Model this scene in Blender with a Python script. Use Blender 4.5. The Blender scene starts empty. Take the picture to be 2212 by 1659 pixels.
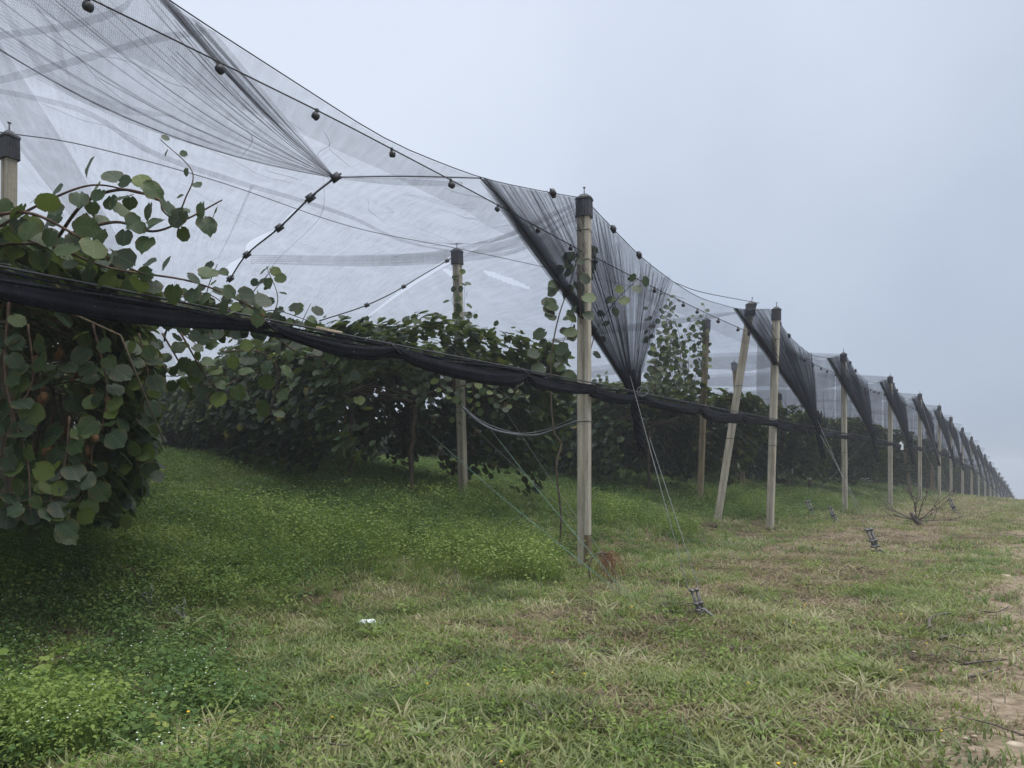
import bpy, math, random
import numpy as np
from mathutils import Vector, Matrix
random.seed(7); rng = np.random.default_rng(7)
R = math.radians
SC = bpy.context.scene
COL = SC.collection

# ------------------------------------------------------------------ camera
cam_d = bpy.data.cameras.new('camera'); cam = bpy.data.objects.new('camera', cam_d); COL.objects.link(cam)
CAMZ = 1.29
cam.location = (0, 0, CAMZ); cam.rotation_euler = (R(90), 0, 0)
cam_d.sensor_width = 36; cam_d.lens = 36*1600/2212
cam_d.shift_y = (1022-829.5)/2212
cam_d.clip_start = 0.05; cam_d.clip_end = 2000
SC.camera = cam

# ------------------------------------------------------------------ light
SUN_EL, SUN_AZ = R(77), R(110)
W = bpy.data.worlds.new('World'); SC.world = W; W.use_nodes = True
nt = W.node_tree; nt.nodes.clear()
def nd(nt, t, **kw):
    n = nt.nodes.new(t)
    for k, v in kw.items(): setattr(n, k, v)
    return n
def lk(nt, a, b): nt.links.new(a, b)
wout = nd(nt, 'ShaderNodeOutputWorld'); 
sky = nd(nt, 'ShaderNodeTexSky', sky_type='NISHITA', sun_disc=False, sun_elevation=SUN_EL, sun_rotation=SUN_AZ)
bg1 = nd(nt, 'ShaderNodeBackground'); bg1.inputs[1].default_value = 0.05
lk(nt, sky.outputs[0], bg1.inputs[0])
# the closed cloud deck in front of the sky
tc = nd(nt, 'ShaderNodeTexCoord')
mp = nd(nt, 'ShaderNodeMapping'); mp.inputs['Rotation'].default_value = (0, 0, 0)
lk(nt, tc.outputs['Generated'], mp.inputs[0])
sx = nd(nt, 'ShaderNodeSeparateXYZ'); lk(nt, mp.outputs[0], sx.inputs[0])
nz = nd(nt, 'ShaderNodeTexNoise'); nz.inputs['Scale'].default_value = 1.9; nz.inputs['Detail'].default_value = 5.0; nz.inputs['Roughness'].default_value = 0.45
lk(nt, mp.outputs[0], nz.inputs['Vector'])
m1 = nd(nt, 'ShaderNodeMath', operation='MULTIPLY_ADD'); m1.inputs[1].default_value = -0.42; m1.inputs[2].default_value = 0.13
lk(nt, sx.outputs[0], m1.inputs[0])
m2 = nd(nt, 'ShaderNodeMath', operation='MULTIPLY_ADD'); m2.inputs[1].default_value = 0.42
lk(nt, sx.outputs[2], m2.inputs[0]); lk(nt, m1.outputs[0], m2.inputs[2])
m3 = nd(nt, 'ShaderNodeMath', operation='MULTIPLY_ADD'); m3.inputs[1].default_value = 0.85
lk(nt, nz.outputs['Fac'], m3.inputs[0]); lk(nt, m2.outputs[0], m3.inputs[2])
cr = nd(nt, 'ShaderNodeValToRGB')
cr.color_ramp.elements[0].position = 0.1; cr.color_ramp.elements[0].color = (0.108, 0.134, 0.178, 1)
cr.color_ramp.elements[1].position = 0.95; cr.color_ramp.elements[1].color = (0.272, 0.298, 0.345, 1)
lk(nt, m3.outputs[0], cr.inputs[0])
bg2 = nd(nt, 'ShaderNodeBackground'); bg2.inputs[1].default_value = 1.0
lk(nt, cr.outputs[0], bg2.inputs[0])
mx = nd(nt, 'ShaderNodeMixShader'); mx.inputs[0].default_value = 0.93
lk(nt, bg1.outputs[0], mx.inputs[1]); lk(nt, bg2.outputs[0], mx.inputs[2]); lk(nt, mx.outputs[0], wout.inputs[0])
sl = bpy.data.lights.new('sun', 'SUN'); sl.energy = 1.5; sl.angle = R(60); sl.color = (1, 0.97, 0.92)
so = bpy.data.objects.new('sun', sl); COL.objects.link(so)
sd = Vector((math.sin(SUN_AZ)*math.cos(SUN_EL), math.cos(SUN_AZ)*math.cos(SUN_EL), math.sin(SUN_EL)))
so.rotation_euler = sd.to_track_quat('Z', 'Y').to_euler(); so.location = (0, 0, 30)
SC.view_settings.view_transform = 'Standard'; SC.view_settings.look = 'None'
SC.view_settings.exposure = 1.52; SC.view_settings.gamma = 1
try: SC.view_settings.use_curve_mapping = False
except Exception: pass
cy = SC.cycles
cy.transparent_max_bounces = 40; cy.max_bounces = 6; cy.diffuse_bounces = 3; cy.glossy_bounces = 2
cy.transmission_bounces = 3; cy.volume_bounces = 0; cy.sample_clamp_indirect = 4
cy.use_denoising = True

# ------------------------------------------------------------------ places
F = 1600.0; CX, HY = 1106.0, 1022.0
def P(px, py, Z):                     # a point of the place seen in direction px,py at distance Z
    return Vector(((px-CX)/F*Z, Z, CAMZ+(HY-py)/F*Z))
P1 = np.array([0.975, 10.0]); SH = np.array([0.588, 0.809]); NL = np.array([-0.809, 0.588])
RH = np.array([-0.371, 0.928])        # along the vine rows
_n = rng.random((64, 64))
def vnoise(x, y):
    x = np.asarray(x, float); y = np.asarray(y, float)
    xi = np.floor(x).astype(int); yi = np.floor(y).astype(int); fx = x-xi; fy = y-yi
    fx = fx*fx*(3-2*fx); fy = fy*fy*(3-2*fy)
    a = _n[xi % 64, yi % 64]; b = _n[(xi+1) % 64, yi % 64]; c = _n[xi % 64, (yi+1) % 64]; d = _n[(xi+1) % 64, (yi+1) % 64]
    return a*(1-fx)*(1-fy)+b*fx*(1-fy)+c*(1-fx)*fy+d*fx*fy
def fbm(x, y, o=3):
    s = 0; a = 1; t = 0
    for i in range(o):
        s = s+a*vnoise(x*2**i+17.3*i, y*2**i+5.1*i); t += a; a *= .5
    return s/t
DX = [-400, 36, 44, 53, 60, 68, 76, 96, 120, 157, 235, 500]; DY = [0, 0, -.1, -.5, -.8, -1.2, -2.0, -3.5, -5.3, -9, -17, -40]
def qd(x, y):
    rx = np.asarray(x, float)-P1[0]; ry = np.asarray(y, float)-P1[1]
    return rx*NL[0]+ry*NL[1], rx*SH[0]+ry*SH[1]
def drop(D):
    s = 0
    for o in (-5, -2.5, 0, 2.5, 5): s = s+np.interp(D+o, DX, DY)
    return s/5
def smooth(a, b, x):
    t = np.clip((np.asarray(x, float)-a)/(b-a), 0, 1); return t*t*(3-2*t)
def rise(q): return 2.4*(1-np.exp(-np.maximum(q, 0)/12))
def ground(x, y):
    q, D = qd(x, y)
    z = rise(q)+drop(D)
    z = z-0.10*np.maximum(-q-1, 0)*smooth(15, 45, D)
    z = z+0.10*(fbm(np.asarray(x)*.6, np.asarray(y)*.6)-.5)+0.05*(fbm(np.asarray(x)*2.3+9, np.asarray(y)*2.3)-.5)
    return z
def g(x, y): return float(ground(x, y))
def gp(px, py):                       # where the line of sight px,py meets the ground
    Z = 2.0
    while Z < 120:
        p = P(px, py, Z)
        if p.z <= g(p.x, p.y): return Vector((p.x, p.y, g(p.x, p.y)))
        Z *= 1.004
    return P(px, py, 120)

# ------------------------------------------------------------------ object helpers
def tag(o, label=None, cat=None, group=None, kind=None):
    if label: o['label'] = label
    if cat: o['category'] = cat
    if group: o['group'] = group
    if kind: o['kind'] = kind
    return o
def empty(name, loc, rz=0):
    o = bpy.data.objects.new(name, None); COL.objects.link(o); o.location = loc; o.rotation_euler = (0, 0, rz)
    o.empty_display_size = .2; return o
def link(name, me, parent=None, loc=(0, 0, 0)):
    o = bpy.data.objects.new(name, me); COL.objects.link(o); o.location = loc
    if parent: o.parent = parent
    return o
def arrmesh(name, V, T, mat, uv=None, tint=None, smooth_=True):
    V = np.asarray(V, np.float32); T = np.asarray(T, np.int32)
    me = bpy.data.meshes.new(name); k = T.shape[1]
    me.vertices.add(len(V)); me.vertices.foreach_set('co', V.ravel())
    me.loops.add(T.size); me.loops.foreach_set('vertex_index', T.ravel())
    me.polygons.add(len(T)); me.polygons.foreach_set('loop_start', np.arange(0, T.size, k, dtype=np.int32))
    me.polygons.foreach_set('loop_total', np.full(len(T), k, np.int32))
    me.polygons.foreach_set('use_smooth', np.full(len(T), smooth_, bool))
    me.materials.append(mat)
    if uv is not None:
        l = me.uv_layers.new(name='UVMap'); l.data.foreach_set('uv', np.asarray(uv, np.float32)[T.ravel()].ravel())
    if tint is not None:
        a = me.attributes.new('tint', 'FLOAT', 'POINT'); a.data.foreach_set('value', np.asarray(tint, np.float32))
    me.update(calc_edges=True); me.validate(); return me
class MB:
    def __init__(s): s.v = []; s.f = []
    def box(s, c, dx, dy, dz, rot=None, taper=1.0):
        b = len(s.v); c = Vector(c)
        for z in (-1, 1):
            t = taper if z > 0 else 1
            for x, y in ((-1, -1), (1, -1), (1, 1), (-1, 1)):
                p = Vector((x*dx/2*t, y*dy/2*t, z*dz/2))
                if rot is not None: p = rot @ p
                s.v.append(c+p)
        for q in ((0, 3, 2, 1), (4, 5, 6, 7), (0, 1, 5, 4), (1, 2, 6, 5), (2, 3, 7, 6), (3, 0, 4, 7)): s.f.append(tuple(b+i for i in q))
        return s
    def tube(s, pts, rad, n=6, cap=True, sq=None):
        pts = [Vector(p) for p in pts]
        if not hasattr(rad, '__len__'): rad = [rad]*len(pts)
        b = len(s.v); up = Vector((0, 0, 1)); pu = None
        for i, p in enumerate(pts):
            d = (pts[min(i+1, len(pts)-1)]-pts[max(i-1, 0)]).normalized()
            if pu is None:
                a = d.cross(up) if abs(d.z) < .95 else d.cross(Vector((1, 0, 0)))
            else: a = pu-d*pu.dot(d)
            a.normalize(); pu = a; c = d.cross(a)
            for j in range(n):
                t = 2*math.pi*j/n; s.v.append(p+a*math.cos(t)*rad[i]+c*math.sin(t)*rad[i])
        for i in range(len(pts)-1):
            for j in range(n):
                k = (j+1) % n; s.f.append((b+i*n+j, b+i*n+k, b+(i+1)*n+k, b+(i+1)*n+j))
        if cap:
            s.f.append(tuple(b+j for j in reversed(range(n)))); e = b+(len(pts)-1)*n; s.f.append(tuple(e+j for j in range(n)))
        return s
    def prism(s, outline, z0, z1, sc1=1.0, M=None):
        b = len(s.v); n = len(outline)
        for z, k in ((z0, 1), (z1, sc1)):
            for x, y in outline:
                p = Vector((x*k, y*k, z)); s.v.append(M @ p if M is not None else p)
        for j in range(n):
            k = (j+1) % n; s.f.append((b+j, b+k, b+n+k, b+n+j))
        s.f.append(tuple(b+j for j in reversed(range(n)))); s.f.append(tuple(b+n+j for j in range(n)))
        return s
    def ellip(s, c, rx, ry, rz, n=8, m=5, jit=0, rot=None):
        b = len(s.v); c = Vector(c)
        s.v.append(c+(rot @ Vector((0, 0, rz)) if rot else Vector((0, 0, rz))))
        for i in range(1, m):
            a = math.pi*i/m
            for j in range(n):
                t = 2*math.pi*j/n; k = 1+random.uniform(-jit, jit)
                p = Vector((rx*k*math.sin(a)*math.cos(t), ry*k*math.sin(a)*math.sin(t), rz*k*math.cos(a)))
                s.v.append(c+(rot @ p if rot else p))
        s.v.append(c+(rot @ Vector((0, 0, -rz)) if rot else Vector((0, 0, -rz)))); e = len(s.v)-1
        for j in range(n): s.f.append((b, b+1+j, b+1+(j+1) % n)); s.f.append((e, b+1+(m-2)*n+(j+1) % n, b+1+(m-2)*n+j))
        for i in range(m-2):
            for j in range(n):
                k = (j+1) % n; s.f.append((b+1+i*n+j, b+1+(i+1)*n+j, b+1+(i+1)*n+k, b+1+i*n+k))
        return s
    def mesh(s, name, mat, sm=True):
        me = bpy.data.meshes.new(name); me.from_pydata([tuple(v) for v in s.v], [], s.f); me.materials.append(mat)
        me.polygons.foreach_set('use_smooth', [sm]*len(me.polygons)); me.update(); return me
    def build(s, name, mat, parent=None, sm=True, local=False, loc=(0, 0, 0)):
        if parent is not None and not local:
            inv = Vector(parent.location); s.v = [Vector(v)-inv for v in s.v]
        return link(name, s.mesh(name, mat, sm), parent, loc)
def copy_tree(o, parent=None):
    c = o.copy(); COL.objects.link(c); c.parent = parent
    for ch in list(o.children): copy_tree(ch, c)
    return c
def rename(o, root='x'): pass

# ------------------------------------------------------------------ materials
def newmat(name):
    m = bpy.data.materials.new(name); m.use_nodes = True; nt = m.node_tree; nt.nodes.clear()
    return m, nt, nd(nt, 'ShaderNodeOutputMaterial')
def noise(nt, scale, detail=3, vec=None, rough=.55):
    n = nd(nt, 'ShaderNodeTexNoise'); n.inputs['Scale'].default_value = scale; n.inputs['Detail'].default_value = detail; n.inputs['Roughness'].default_value = rough
    if vec is not None: lk(nt, vec, n.inputs['Vector'])
    return n.outputs['Fac']
def ramp(nt, fac, *stops):
    c = nd(nt, 'ShaderNodeValToRGB'); e = c.color_ramp.elements
    while len(e) < len(stops): e.new(.5)
    for el, (p, col) in zip(e, stops): el.position = p; el.color = (*col, 1)
    lk(nt, fac, c.inputs[0]); return c.outputs[0]
def maprange(nt, v, a, b, c=0., d=1.):
    m = nd(nt, 'ShaderNodeMapRange'); lk(nt, v, m.inputs[0])
    for i, x in zip((1, 2, 3, 4), (a, b, c, d)): m.inputs[i].default_value = x
    return m.outputs[0]
def mixc(nt, f, a, b, mode='MIX'):
    m = nd(nt, 'ShaderNodeMix', data_type='RGBA', blend_type=mode)
    if isinstance(f, float): m.inputs[0].default_value = f
    else: lk(nt, f, m.inputs[0])
    for s, v in ((6, a), (7, b)):
        if isinstance(v, tuple): m.inputs[s].default_value = (*v, 1)
        else: lk(nt, v, m.inputs[s])
    return m.outputs[2]
def simple(name, c1, c2, scale=20, rough=.8, bump=.0, stretch=None, spec=.3):
    m, nt, out = newmat(name); tc = nd(nt, 'ShaderNodeTexCoord'); v = tc.outputs['Object']
    if stretch:
        mp = nd(nt, 'ShaderNodeMapping'); mp.inputs['Scale'].default_value = stretch; lk(nt, v, mp.inputs[0]); v = mp.outputs[0]
    f = noise(nt, scale, 5, v)
    col = ramp(nt, f, (.3, c1), (.7, c2))
    b = nd(nt, 'ShaderNodeBsdfPrincipled'); lk(nt, col, b.inputs['Base Color']); b.inputs['Roughness'].default_value = rough
    b.inputs['Specular IOR Level'].default_value = spec
    if bump:
        bp = nd(nt, 'ShaderNodeBump'); bp.inputs['Strength'].default_value = bump; bp.inputs['Distance'].default_value = .01
        lk(nt, noise(nt, scale*2.5, 6, v), bp.inputs['Height']); lk(nt, bp.outputs[0], b.inputs['Normal'])
    lk(nt, b.outputs[0], out.inputs[0]); return m
M = {}
# weathered concrete: lighter and darker runs down the shaft, rusty and mossy blotches
def concrete(name, a, b_, c_):
    m, nt, out = newmat(name); tc = nd(nt, 'ShaderNodeTexCoord'); oi = nd(nt, 'ShaderNodeObjectInfo')
    add = nd(nt, 'ShaderNodeVectorMath', operation='ADD'); lk(nt, tc.outputs['Object'], add.inputs[0]); 
    ml = nd(nt, 'ShaderNodeMath', operation='MULTIPLY'); ml.inputs[1].default_value = 37.; lk(nt, oi.outputs['Random'], ml.inputs[0]); lk(nt, ml.outputs[0], add.inputs[1])
    mp = nd(nt, 'ShaderNodeMapping'); mp.inputs['Scale'].default_value = (9, 9, 1.1); lk(nt, add.outputs[0], mp.inputs[0])
    f = noise(nt, 1.3, 6, mp.outputs[0], .62); base = ramp(nt, f, (.3, a), (.5, b_), (.72, c_))
    f2 = noise(nt, 1.1, 4, add.outputs[0]); base = mixc(nt, maprange(nt, f2, .55, .75, 0, .55), base, (.22, .17, .10))
    f3 = noise(nt, 55, 4, add.outputs[0]); base = mixc(nt, maprange(nt, f3, .3, .7, 0, .35), base, (.17, .16, .14))
    b = nd(nt, 'ShaderNodeBsdfPrincipled'); lk(nt, base, b.inputs['Base Color']); b.inputs['Roughness'].default_value = .9; b.inputs['Specular IOR Level'].default_value = .2
    bp = nd(nt, 'ShaderNodeBump'); bp.inputs['Strength'].default_value = .5; bp.inputs['Distance'].default_value = .004
    lk(nt, f3, bp.inputs['Height']); lk(nt, bp.outputs[0], b.inputs['Normal']); lk(nt, b.outputs[0], out.inputs[0]); return m
M['concrete'] = concrete('weathered_concrete', (.24, .215, .165), (.44, .405, .325), (.56, .52, .43))
M['concrete_brown'] = concrete('stained_concrete', (.13, .10, .06), (.24, .19, .12), (.33, .28, .19))
M['wet'] = simple('damp_concrete', (.10, .075, .04), (.17, .13, .075), 8, .7, .2)
M['cap'] = simple('black_rubber', (.018, .019, .022), (.05, .052, .06), 30, .55, .1, spec=.4)
M['cable'] = simple('dark_cable', (.018, .019, .025), (.05, .05, .06), 40, .6)
M['steel'] = simple('dull_steel', (.075, .065, .055), (.17, .17, .175), 60, .5, .1, spec=.6)
M['wire'] = simple('grey_wire', (.11, .12, .12), (.2, .21, .21), 30, .5)
M['green_twine'] = simple('green_twine', (.10, .19, .155), (.17, .28, .23), 30, .8)
M['white'] = simple('white_plastic', (.55, .62, .66), (.75, .80, .82), 25, .5)
M['bark'] = simple('vine_bark', (.055, .042, .03), (.16, .13, .09), 14, .9, .6, (3, 3, .8))
M['cane'] = simple('brown_cane', (.05, .03, .022), (.13, .085, .06), 20, .8)
M['redcane'] = simple('red_cane', (.10, .03, .025), (.17, .06, .045), 20, .8)
M['fruit'] = simple('fuzzy_brown_fruit', (.13, .07, .03), (.26, .15, .07), 60, .95)
M['stone'] = simple('buff_stone', (.22, .17, .12), (.42, .36, .28), 12, .9, .5)
M['soil'] = simple('dark_soil', (.03, .021, .015), (.085, .06, .042), 25, .95, .8)
M['rust'] = simple('rusty_wire', (.12, .045, .025), (.24, .10, .06), 60, .9)
M['hose'] = simple('grey_hose', (.08, .09, .10), (.14, .15, .17), 20, .5)
M['deadwood'] = simple('dead_wood', (.06, .05, .045), (.15, .125, .11), 30, .9, .4)
M['straw'] = simple('dry_straw', (.24, .18, .11), (.42, .35, .24), 30, .9)
M['red'] = simple('red_cord', (.10, .02, .02), (.20, .05, .04), 50, .8)
# leaf and blade materials read a per-leaf tint
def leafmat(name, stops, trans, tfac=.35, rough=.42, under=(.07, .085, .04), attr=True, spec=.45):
    m, nt, out = newmat(name)
    if attr: a = nd(nt, 'ShaderNodeAttribute', attribute_name='tint'); f = a.outputs['Fac']
    else:                              # each plant differs, and patches of ground differ
        a = nd(nt, 'ShaderNodeObjectInfo'); ln = noise(nt, 1.1, 5, a.outputs['Location'], .6)
        q = nd(nt, 'ShaderNodeMath', operation='MULTIPLY_ADD'); q.inputs[1].default_value = .55; lk(nt, a.outputs['Random'], q.inputs[0]); lk(nt, maprange(nt, ln, .34, .66, -.22, .66), q.inputs[2]); q.use_clamp = True; f = q.outputs[0]
    col = ramp(nt, f, *stops)
    tc = nd(nt, 'ShaderNodeTexCoord'); n = noise(nt, 9 if attr else 40, 3, tc.outputs['Object'])
    col = mixc(nt, maprange(nt, n, .35, .75, 0, .5), col, mixc(nt, 1.0, col, (.55, .6, .5), 'MULTIPLY'))
    if attr:                           # midrib and side veins on the blade's own coordinates
        uvn = nd(nt, 'ShaderNodeUVMap'); sp = nd(nt, 'ShaderNodeSeparateXYZ'); lk(nt, uvn.outputs[0], sp.inputs[0])
        def mth(op, a_, b_=None):
            m_ = nd(nt, 'ShaderNodeMath', operation=op)
            for i_, v_ in enumerate((a_, b_)):
                if v_ is None: continue
                if isinstance(v_, (int, float)): m_.inputs[i_].default_value = v_
                else: lk(nt, v_, m_.inputs[i_])
            return m_.outputs[0]
        ax = mth('ABSOLUTE', sp.outputs[0]); fr_ = mth('FRACT', mth('MULTIPLY', mth('SUBTRACT', sp.outputs[1], mth('MULTIPLY', ax, .75)), 5.5))
        vein = mth('MAXIMUM', mth('LESS_THAN', ax, .018), mth('LESS_THAN', fr_, .13)); band = maprange(nt, fr_, .13, 1, 0, .35)
        col = mixc(nt, band, col, mixc(nt, 1.0, col, (.5, .55, .5), 'MULTIPLY')); col = mixc(nt, mth('MULTIPLY', vein, .35), col, (.17, .21, .09))
        edge = maprange(nt, mth('ADD', mth('MULTIPLY', n, .6), ax), .62, .85, 0, .5); col = mixc(nt, edge, col, (.13, .09, .035))
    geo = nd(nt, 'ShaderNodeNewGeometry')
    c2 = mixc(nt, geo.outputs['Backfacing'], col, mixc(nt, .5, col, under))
    b = nd(nt, 'ShaderNodeBsdfPrincipled'); lk(nt, c2, b.inputs['Base Color']); b.inputs['Roughness'].default_value = rough; b.inputs['Specular IOR Level'].default_value = spec
    t = nd(nt, 'ShaderNodeBsdfTranslucent'); lk(nt, mixc(nt, .55, col, trans), t.inputs[0])
    x = nd(nt, 'ShaderNodeMixShader'); x.inputs[0].default_value = tfac; lk(nt, b.outputs[0], x.inputs[1]); lk(nt, t.outputs[0], x.inputs[2])
    lk(nt, x.outputs[0], out.inputs[0]); return m
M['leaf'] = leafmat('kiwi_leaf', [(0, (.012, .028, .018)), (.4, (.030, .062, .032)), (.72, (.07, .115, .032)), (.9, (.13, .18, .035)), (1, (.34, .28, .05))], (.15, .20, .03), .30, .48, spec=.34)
M['grass'] = leafmat('grass_blade', [(0, (.06, .085, .03)), (.25, (.17, .22, .06)), (.5, (.33, .35, .12)), (.75, (.50, .45, .25)), (1, (.70, .62, .45))], (.25, .34, .08), .35, .55, (.15, .18, .1), False, .25)
M['lush'] = leafmat('lush_grass_blade', [(0, (.08, .13, .045)), (.5, (.20, .27, .09)), (1, (.38, .43, .20))], (.2, .38, .06), .35, .5, (.13, .18, .08), False, .3)
M['dry'] = leafmat('dry_grass_blade', [(0, (.13, .095, .065)), (.45, (.30, .235, .165)), (1, (.58, .49, .36))], (.3, .25, .15), .3, .8, (.2, .17, .1), False, .1)
M['herb'] = leafmat('weed_leaf', [(0, (.05, .10, .035)), (.4, (.09, .155, .055)), (.75, (.15, .225, .07)), (.94, (.19, .26, .075)), (1, (.24, .28, .08))], (.18, .30, .05), .32, .65, (.12, .16, .09), False, .15)
M['fresh'] = leafmat('fresh_weed_leaf', [(0, (.12, .19, .04)), (.5, (.19, .265, .06)), (1, (.28, .35, .10))], (.25, .4, .06), .35, .5, (.15, .2, .08), False, .3)
M['petal'] = simple('white_petal', (.65, .68, .6), (.78, .8, .75), 30, .7)
M['yellow'] = simple('yellow_petal', (.7, .42, .02), (.8, .55, .04), 30, .7)
# hail netting: black threads knitted into a fine mesh, mostly open
def netmat(name, cover, thread, per_m=70):
    m, nt, out = newmat(name); uv = nd(nt, 'ShaderNodeUVMap')
    s = nd(nt, 'ShaderNodeSeparateXYZ'); lk(nt, uv.outputs[0], s.inputs[0])
    def stripes(sock, freq, width):
        a = nd(nt, 'ShaderNodeMath', operation='MULTIPLY'); a.inputs[1].default_value = freq; lk(nt, sock, a.inputs[0])
        f = nd(nt, 'ShaderNodeMath', operation='FRACT'); lk(nt, a.outputs[0], f.inputs[0])
        c = nd(nt, 'ShaderNodeMath', operation='LESS_THAN'); c.inputs[1].default_value = width; lk(nt, f.outputs[0], c.inputs[0]); return c.outputs[0]
    a = stripes(s.outputs[1], per_m, .34); b = stripes(s.outputs[0], per_m*.8, .16)
    mxn = nd(nt, 'ShaderNodeMath', operation='MAXIMUM'); lk(nt, a, mxn.inputs[0]); lk(nt, b, mxn.inputs[1])
    n1 = noise(nt, 1.1, 4, uv.outputs[0]); mpn = nd(nt, 'ShaderNodeMapping'); mpn.inputs['Scale'].default_value = (9, .5, 1); mpn.inputs['Rotation'].default_value = (0, 0, .5); lk(nt, uv.outputs[0], mpn.inputs[0])
    n2_ = noise(nt, 1.3, 5, mpn.outputs[0], .65)
    cva = nd(nt, 'ShaderNodeMath', operation='MULTIPLY'); lk(nt, maprange(nt, n1, .3, .7, .75, 1.25), cva.inputs[0]); lk(nt, maprange(nt, n2_, .35, .72, .85, 1.45), cva.inputs[1]); cv = cva.outputs[0]
    ml = nd(nt, 'ShaderNodeMath', operation='MULTIPLY'); lk(nt, maprange(nt, mxn.outputs[0], 0, 1, cover*.45, cover*1.75), ml.inputs[0]); lk(nt, cv, ml.inputs[1])
    d = nd(nt, 'ShaderNodeBsdfDiffuse'); d.inputs[0].default_value = (*thread, 1)
    t = nd(nt, 'ShaderNodeBsdfTransparent'); tr = nd(nt, 'ShaderNodeBsdfTranslucent'); tr.inputs[0].default_value = (*thread, 1)
    dm = nd(nt, 'ShaderNodeMixShader'); dm.inputs[0].default_value = .5; lk(nt, d.outputs[0], dm.inputs[1]); lk(nt, tr.outputs[0], dm.inputs[2])
    x = nd(nt, 'ShaderNodeMixShader'); lk(nt, ml.outputs[0], x.inputs[0]); lk(nt, t.outputs[0], x.inputs[1]); lk(nt, dm.outputs[0], x.inputs[2])
    lk(nt, x.outputs[0], out.inputs[0]); return m
M['net'] = netmat('hail_netting', .235, (.10, .105, .13))
M['net_dark'] = netmat('gathered_netting', .15, (.025, .027, .04))
M['net_dense'] = netmat('dense_netting', .22, (.02, .022, .034))
M['net_side'] = netmat('hanging_netting', .36, (.03, .032, .042))
def rollmat():
    m, nt, out = newmat('bundled_netting'); tc = nd(nt, 'ShaderNodeTexCoord')
    f = noise(nt, 6, 5, tc.outputs['Object']); col = ramp(nt, f, (.3, (.003, .0035, .006)), (.7, (.010, .011, .018)))
    sp = noise(nt, 60, 2, tc.outputs['Object']); col = mixc(nt, maprange(nt, sp, .70, .76, 0, .7), col, (.25, .26, .28))
    b = nd(nt, 'ShaderNodeBsdfPrincipled'); lk(nt, col, b.inputs['Base Color']); b.inputs['Roughness'].default_value = .85; b.inputs['Specular IOR Level'].default_value = .12
    bp = nd(nt, 'ShaderNodeBump'); bp.inputs['Strength'].default_value = .6; bp.inputs['Distance'].default_value = .02; lk(nt, noise(nt, 14, 5, tc.outputs['Object']), bp.inputs['Height']); lk(nt, bp.outputs[0], b.inputs['Normal'])
    lk(nt, b.outputs[0], out.inputs[0]); return m
M['roll'] = rollmat()
# ground
def groundmat():
    m, nt, out = newmat('earth_and_turf'); tc = nd(nt, 'ShaderNodeTexCoord'); v = tc.outputs['Object']
    bare = nd(nt, 'ShaderNodeAttribute', attribute_name='tint')
    n1 = noise(nt, 1.6, 5, v); n2 = noise(nt, 14, 5, v); n3 = noise(nt, 70, 3, v)
    gr = ramp(nt, n2, (.3, (.028, .024, .015)), (.5, (.075, .062, .036)), (.7, (.17, .14, .085)))
    gr = mixc(nt, maprange(nt, n1, .45, .65, 0, .7), gr, (.16, .125, .075))
    so = ramp(nt, n2, (.3, (.14, .108, .075)), (.55, (.25, .20, .145)), (.75, (.37, .31, .24)))
    b_ = nd(nt, 'ShaderNodeMath', operation='MULTIPLY_ADD'); b_.inputs[1].default_value = .5; b_.inputs[2].default_value = -.25; lk(nt, n2, b_.inputs[0])
    ad = nd(nt, 'ShaderNodeMath', operation='ADD', use_clamp=True); lk(nt, bare.outputs['Fac'], ad.inputs[0]); lk(nt, b_.outputs[0], ad.inputs[1])
    col = mixc(nt, maprange(nt, ad.outputs[0], .3, .7), gr, so)
    col = mixc(nt, maprange(nt, n3, .3, .7, 0, .4), col, mixc(nt, 1., col, (.5, .5, .5), 'MULTIPLY'))
    b = nd(nt, 'ShaderNodeBsdfPrincipled'); lk(nt, col, b.inputs['Base Color']); b.inputs['Roughness'].default_value = .95; b.inputs['Specular IOR Level'].default_value = .1
    bp = nd(nt, 'ShaderNodeBump'); bp.inputs['Strength'].default_value = .8; bp.inputs['Distance'].default_value = .02; lk(nt, n2, bp.inputs['Height']); lk(nt, bp.outputs[0], b.inputs['Normal'])
    lk(nt, b.outputs[0], out.inputs[0]); return m
M['ground'] = groundmat()

# ------------------------------------------------------------------ zones of the ground
def track(x, y):                      # 0..1, worn track along the right
    q, D = qd(x, y)
    return smooth(-4.0, -5.0, q+1.3*(fbm(np.asarray(x)*.5, np.asarray(y)*.5)-.5))*smooth(-10, -7, D+0*q)
def brown(x, y):                      # sprayed-off dry strip outside the posts
    q, D = qd(x, y); n = fbm(np.asarray(x)*.9+3, np.asarray(y)*.9)
    return smooth(-.6, -1.5, q)*smooth(-4.0, -3.1, q+.8*(n-.5))*smooth(-5, -3, D)*smooth(.2, .45, n)
def weedy(x, y):                      # tall weeds: left front and under the vines
    q, D = qd(x, y); n = fbm(np.asarray(x)*.7, np.asarray(y)*.7)
    left = smooth(.4, -.2, np.asarray(x)+.42*np.asarray(y)+1.0*(n-.5))
    strip = smooth(.3, 1.8, q+1.8*(n-.5))*(.45+.45*smooth(.3, .6, fbm(np.asarray(x)*.5+30, np.asarray(y)*.5)))
    return np.clip(left*(.08+.92*smooth(.30, .5, fbm(np.asarray(x)*1.4+50, np.asarray(y)*1.4)))+strip, 0, 1)
rr = np.concatenate([np.linspace(.0, 3, 8), np.geomspace(3.2, 420, 150)]); th = np.radians(np.linspace(0, 360, 361)[:-1])
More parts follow.
